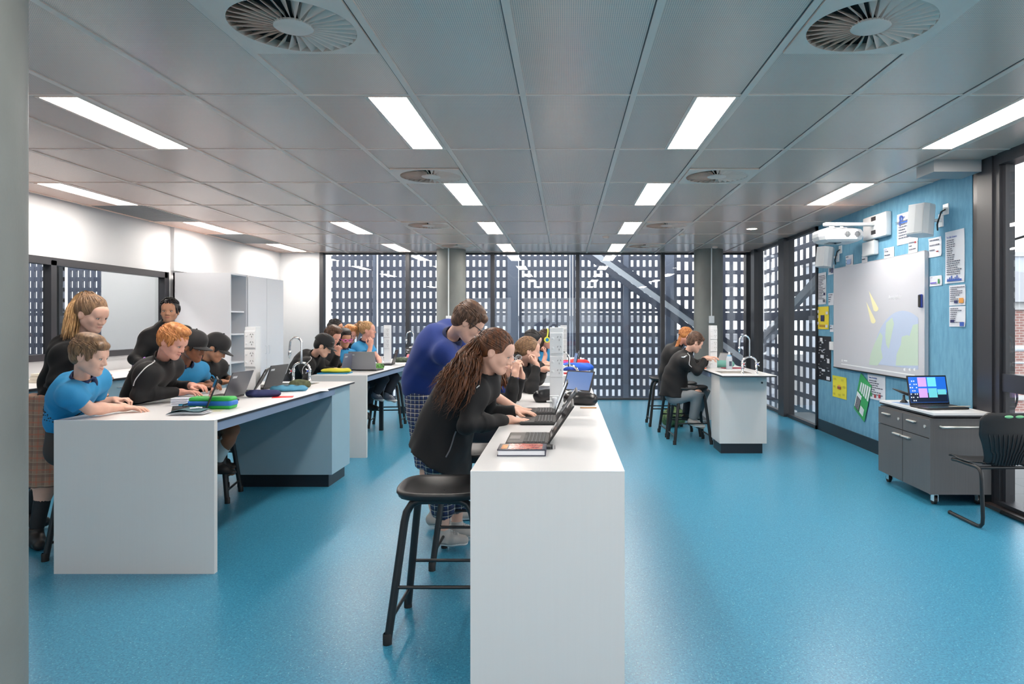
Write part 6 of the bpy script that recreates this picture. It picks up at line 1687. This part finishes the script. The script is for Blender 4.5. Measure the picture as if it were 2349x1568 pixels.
for i in range(len(rings)-1):
    for j in range(N_): fs.append((i*N_+j, i*N_+(j+1) % N_, (i+1)*N_+(j+1) % N_, (i+1)*N_+j))
fs += [tuple(range(N_))[::-1], tuple(range((len(rings)-1)*N_, len(rings)*N_))]
body_ = MB().add(vs, fs, None, False).build('body', PWHITE, t)
for x in (-.36, -.25):
    m = MB()
    for k in range(-3, 4):
        h_ = math.sqrt(max(0, .034**2-(k*.0095)**2))
        for q in range(-3, 4):
            if abs(q*.0095) < h_: m.box(x+k*.0095-.0032, x+k*.0095+.0032, yc-.2225, yc-.2195, 2.375+q*.0095-.0034, 2.375+q*.0095+.0034)
    m.build('vent_grille', mat('vent_dark', srgb(74,78,84), .5), body_)
MB().box(-.5, -.36, yc-.05, yc+.1, 2.296, 2.301).build('lens_window', SCREEN_OFF, body_)
MB().cyl((-.45, yc, 2.45), (-.45, yc, 2.5), .03, 14).box(-.55, -.32, yc-.12, yc+.1, 2.448, 2.462, bev=.006).cyl((-.36, yc-.06, 2.45), (-.36, yc-.06, 2.49), .018, 10).build('ball_joint', PWHITE, t)
t.location.z = .088; t.location.y -= .1
def speaker(px, py, sc_, label, rz):
    Y, z = WP_(px, py)
    t = thing('wall_speaker', label, 'speaker', (XR, Y, z), 0, 'white wall speakers')
    xf = Matrix.Translation((-.2*sc_, .0, .0)) @ Matrix.Rotation(rz, 4, 'Z') @ Matrix.Rotation(.12, 4, 'Y')
    pr = [(-.11, .09), (-.06, .12), (.02, .125), (.1, .07), (.11, -.07), (.02, -.125), (-.06, -.12), (-.11, -.09)]
    pts = [xf @ Vector((x*sc_, y*sc_, -.16*sc_)) for x, y in pr]
    MB().prism(pts, xf.to_3x3() @ Vector((0, 0, .32*sc_))).build('cabinet', PWHITE, t)
    g = [xf @ Vector((x*sc_*1.03, y*sc_*.98, -.15*sc_)) for x, y in [(-.112, .085), (-.118, 0), (-.112, -.085), (-.108, -.08), (-.108, .08)]]
    MB().prism(g, xf.to_3x3() @ Vector((0, 0, .3*sc_))).build('grille', mat('speaker_grille', srgb(214,217,220), .6), t)
    MB().tube([(0, -.02, 0), (-.05, -.02, 0), (-.1*sc_, 0, 0)], .016, 8).box(-.012, 0, -.05, .02, -.06, .06).build('bracket', PWHITE, t)
    MB().box(-.01, 0, -.14, -.05, .04, .14, bev=.003).build('outlet_plate', PWHITE, t)
    MB().tube([(-.01, -.1, .09), (-.04, -.08, .07), (-.05, -.03, -.04), (-.03, 0, -.09)], .007, 6).build('cable', BLACKP, t)
    return t
speaker(2158, 506, .88, 'large white wall speaker near the right end of the blue wall', .5)
speaker(1922, 590, .8, 'white wall speaker under the projector at the far end of the blue wall', .4)
t = thing('control_box', 'small white control box hanging by a cable under the projector mount', 'box', (0, 0, 0))
Ya, za = WP_(1989, 563); Yb, zb = WP_(2016, 583)
MB().box(XR-.06, XR, Yb, Ya, zb, za+.03, bev=.008).build('case', PWHITE, t)
MB().tube([(XR-.03, Yb+.04, za+.03), (XR-.05, Yb+.0, za+.08), (XR-.04, Yb+.05, za+.12), (XR-.03, Yb+.12, za+.16)], .008, 6).build('cable', PWHITE, t)

# ================================================================== teacher's trolley
CART = mat('charcoal_laminate', srgb(92,91,92), .42, noise=.08, nscale=5, stretch=(20, 20, .5))
t = thing('trolley_cabinet', 'charcoal two drawer trolley cabinet on castors by the blue wall', 'cabinet', (3.175, 5.92, 0)); o_ = Vector(t.location)
tx0, tx1, ty0, ty1, tz0, tz1 = 2.94, 3.41, 5.47, 6.38, .095, .735
MB().box(tx0, tx1, ty0, ty1, tz0, tz1-.03).build('carcass', CART, t, o_)
MB().box(tx0-.005, tx1+.005, ty0-.02, ty1+.01, tz1-.003, tz1+.015).build('top', WTOP, t, o_)
MB().box(tx0-.004, tx1+.004, ty0-.019, ty1+.009, tz1-.018, tz1-.0035).build('top_edge', EDGE, t, o_)
ym = (ty0+ty1)/2
MB().box(tx0-.02, tx0, ty0, ty0+.018, tz0, tz1-.03).build('edge_strip', CART, t, o_)
SLV = mat('pale_metal_handle', srgb(214,214,210), .3, .5)
for a, b in ((ty0+.02, ym-.004), (ym+.004, ty1)):
    d = MB().box(tx0-.018, tx0-.001, a, b, .545, .69).build('drawer', CART, t, o_)
    yc_ = (a+b)/2+.05
    MB().box(tx0-.045, tx0-.018, yc_-.065, yc_+.065, .64, .652, bev=.004).build('handle', SLV, d, o_)
    MB().cyl((tx0-.018, a+.06, .63), (tx0-.026, a+.06, .63), .013, 12).build('lock', SLV, d, o_)
    d = MB().box(tx0-.018, tx0-.001, a, b, tz0+.002, .538).build('door', CART, t, o_)
    yh = b-.075 if a < ym-.1 else a+.075
    MB().box(tx0-.045, tx0-.018, yh-.065, yh+.065, .49, .502, bev=.004).build('handle', SLV, d, o_)
MB().tube([(3.0, ty0, .64), (3.0, ty0-.035, .64), (3.34, ty0-.035, .64), (3.34, ty0, .64)], .009, 8).build('push_bar', SLV, t, o_)
for x, y in ((2.99, 5.53), (3.35, 5.53), (2.99, 6.3), (3.35, 6.3)):
    c_ = MB().cyl((x-.012, y+.02, .035), (x+.012, y+.02, .035), .035, 18).build('castor', RUBBER, t, o_)
    MB().box(x-.02, x-.015, y-.015, y+.03, .03, .09).box(x+.015, x+.02, y-.015, y+.03, .03, .09).box(x-.02, x+.02, y-.015, y+.02, .085, .095).build('fork', CHROME, c_, o_)
# laptop on the trolley
DT = screen_mat('desktop_blue', srgb(30,90,180), .9)
l = laptop((3.16, 5.78, tz1+.015), .12, 'open black laptop with a blue desktop on the trolley cabinet', 12, .37, .25, scr=DT, logo=False)
lid_ = [c for c in kids(l) if c.name.startswith('lid')][0]
xf = Matrix.Translation((0, .25/2-.004, .016)) @ Matrix.Rotation(-math.radians(12), 4, 'X')
def onscr(x0, x1, z0, z1, c, nm, y=-.0056): MB().box(x0, x1, y, y+.0003, z0, z1, xf=xf).build(nm, screen_mat(nm+'_'+str(int(c[0]*999)), c, .8), lid_)
onscr(-.172, .172, .02, .1, srgb(22,32,50), 'desktop_hills', -.0053)
for x0, z0, c in ((-.09, .155, srgb(176,140,214)), (.0, .155, srgb(96,186,196)), (-.09, .06, srgb(176,140,214)), (.0, .06, srgb(92,176,186)), (.085, .085, srgb(92,176,186))): onscr(x0, x0+.08, z0, z0+(.08 if x0 < .08 else .045), c, 'sticky_note', -.0059)
for i in range(4):
    for j in range(7): onscr(-.168+i*.019, -.158+i*.019, .03+j*.028, .04+j*.028, srgb(200,210,220), 'desktop_icon', -.0059) if (i+j) % 3 else None
t = thing('stylus', 'pale ruler resting on the laptop on the trolley', 'ruler', (3.3, 5.72, tz1+.036), .1); MB().box(-.09, .09, -.012, .012, 0, .003).build('blade', mat('beige_rule', srgb(206,190,170), .5), t)
t = thing('document_camera', 'small black document stand on the trolley', 'stand', (3.06, 6.18, tz1+.015), 0)
MB().lathe([(.001, 0), (.035, 0), (.03, .012), (.012, .03), (.01, .07)], n=16).build('foot', BLACKP, t)
MB().tube([(-.09, .03, .125), (-.03, 0, .1), (.03, -.02, .075), (.09, -.04, .07)], [.004, .012, .014, .004], 8).build('wing', mat('dark_bronze', srgb(60,58,56), .3, .4), t)
t = thing('power_cable', 'black cable looping from the laptop over the trolley top', 'cable', (0, 0, 0))
MB().tube([(3.02, 5.86, tz1+.02), (2.98, 5.8, tz1+.02), (2.965, 5.74, tz1+.02), (2.99, 5.7, tz1+.02), (3.02, 5.7, tz1+.02)], .004, 6).tube([(3.05, 6.0, tz1+.05), (2.99, 5.93, tz1+.04), (2.96, 5.85, tz1+.02), (2.98, 5.76, tz1+.02)], .004, 6).build('cable', BLACKP, t)
t = thing('tape_roll', 'white roll and striped mug behind the laptop on the trolley', 'mug', (3.24, 6.12, tz1+.015), 0)
MB().lathe([(.001, 0), (.04, 0), (.04, .08), (.035, .08), (.035, .01)], n=20).build('roll', PWHITE, t)
MB().box(-.14, -.05, -.02, .05, 0, .05, bev=.006).build('striped_box', mat('violet_stripe', srgb(90,90,150), .5), t)
sheet(3.08, 6.1, .2, .26, .2, mat('pale_blue_print', srgb(150,178,220), .3), 'pale printed sheet on the trolley top', z=tz1+.0155)

# ================================================================== black cantilever chair
CP = mat('matt_black_shell', srgb(36,36,38), .38)
t = thing('school_chair', 'black plastic cantilever chair with ribbed back and green grips at the right', 'chair', (3.16, 5.05, 0)); o_ = Vector(t.location)
def shell(u, v):
    """u -1..1 across, v 0 seat front .. 1 top of back; chair faces +y"""
    if v < .5:
        s_ = v/.5; y = .22-.38*s_; z = .455-.015*math.sin(PI*s_)+.012*(1-s_)*0; w = .205+.012*math.sin(PI*s_); 
        if s_ < .12: z -= .02*(1-s_/.12)
        z += .016*abs(u)**2.5
        if s_ > .8: w -= .06*(s_-.8)/.2
    else:
        s_ = (v-.5)/.5; y = -.16-.05*math.sin(min(1, s_*1.6)*PI/2)-.03*s_; z = .455+.38*s_
        w = .157+.068*min(1, max(0, (s_-.12)/.45))**1.2 if s_ < .9 else .225-.05*(s_-.9)/.1
        y += .035*abs(u)**2*(1-.3*s_)
    return Vector((u*w, y, z))
nu, nv = 24, 34; vs = []; fs = []
def nrm_(u, v):
    a = shell(min(u+.01, 1), v)-shell(max(u-.01, -1), v); b = shell(u, min(v+.01, 1))-shell(u, max(v-.01, 0)); return a.cross(b).normalized()
ribs = [-.72+.144*k for k in range(11)]
for sgn in (1, -1):
    for j in range(nv+1):
        for i in range(nu+1):
            u = -1+2*i/nu; v = j/nv
            vs.append(shell(u, v)+nrm_(u, v)*(.004*sgn))
a = (nu+1)*(nv+1)
for j in range(nv):
    for i in range(nu):
        k = j*(nu+1)+i; fs += [(k, k+1, k+nu+2, k+nu+1), (a+k, a+k+nu+1, a+k+nu+2, a+k+1)]
for j in range(nv): k = j*(nu+1); q = k+nu; fs += [(k, k+nu+1, a+k+nu+1, a+k), (q, a+q, a+q+nu+1, q+nu+1)]
for i in range(nu): k = nv*(nu+1)+i; fs += [(k, k+1, a+k+1, a+k), (i, a+i, a+i+1, i+1)]
sh_ = MB().add(vs, fs, None, True).build('shell', CP, t)
m = MB()
for r_ in ribs:
    pts = [shell(r_*(1.0 if v > .62 else .9), v)+nrm_(r_, v)*.006 for v in [.47+.33*k/14 for k in range(15)]]
    m.tube(pts, [.002]+[.0055]*13+[.002], 6)
m.build('back_ribs', CP, t)
for r_ in (-.2, .2):
    p_ = shell(r_*.9, .965); m = MB().sphere(p_+Vector((0, -.004, 0)), (.032, .007, .011), 14); m.build('green_grip', mat('mint_green_grip', srgb(140,214,158), .4), t)
for sx in (-1, 1):
    x = sx*.2
    pts = [(x, .2, .013), (x, -.13, .013), (x, -.175, .02), (x, -.2, .045), (x, -.205, .09), (x, -.19, .36), (x, -.185, .4), (x, -.165, .425), (x, -.13, .435), (x*.97, .12, .432), (x*.95, .19, .425)]
    MB().tube(pts, .0135, 12).build('leg_frame', BLACKM, t)
    MB().cyl((x, .2, .013), (x, .215, .013), .0155, 12).build('end_cap', RUBBER, t)
MB().tube([(-.2, -.15, .432), (.2, -.15, .432)], .011, 10).tube([(-.19, .15, .428), (.19, .15, .428)], .011, 10).build('cross_bar', BLACKM, t)
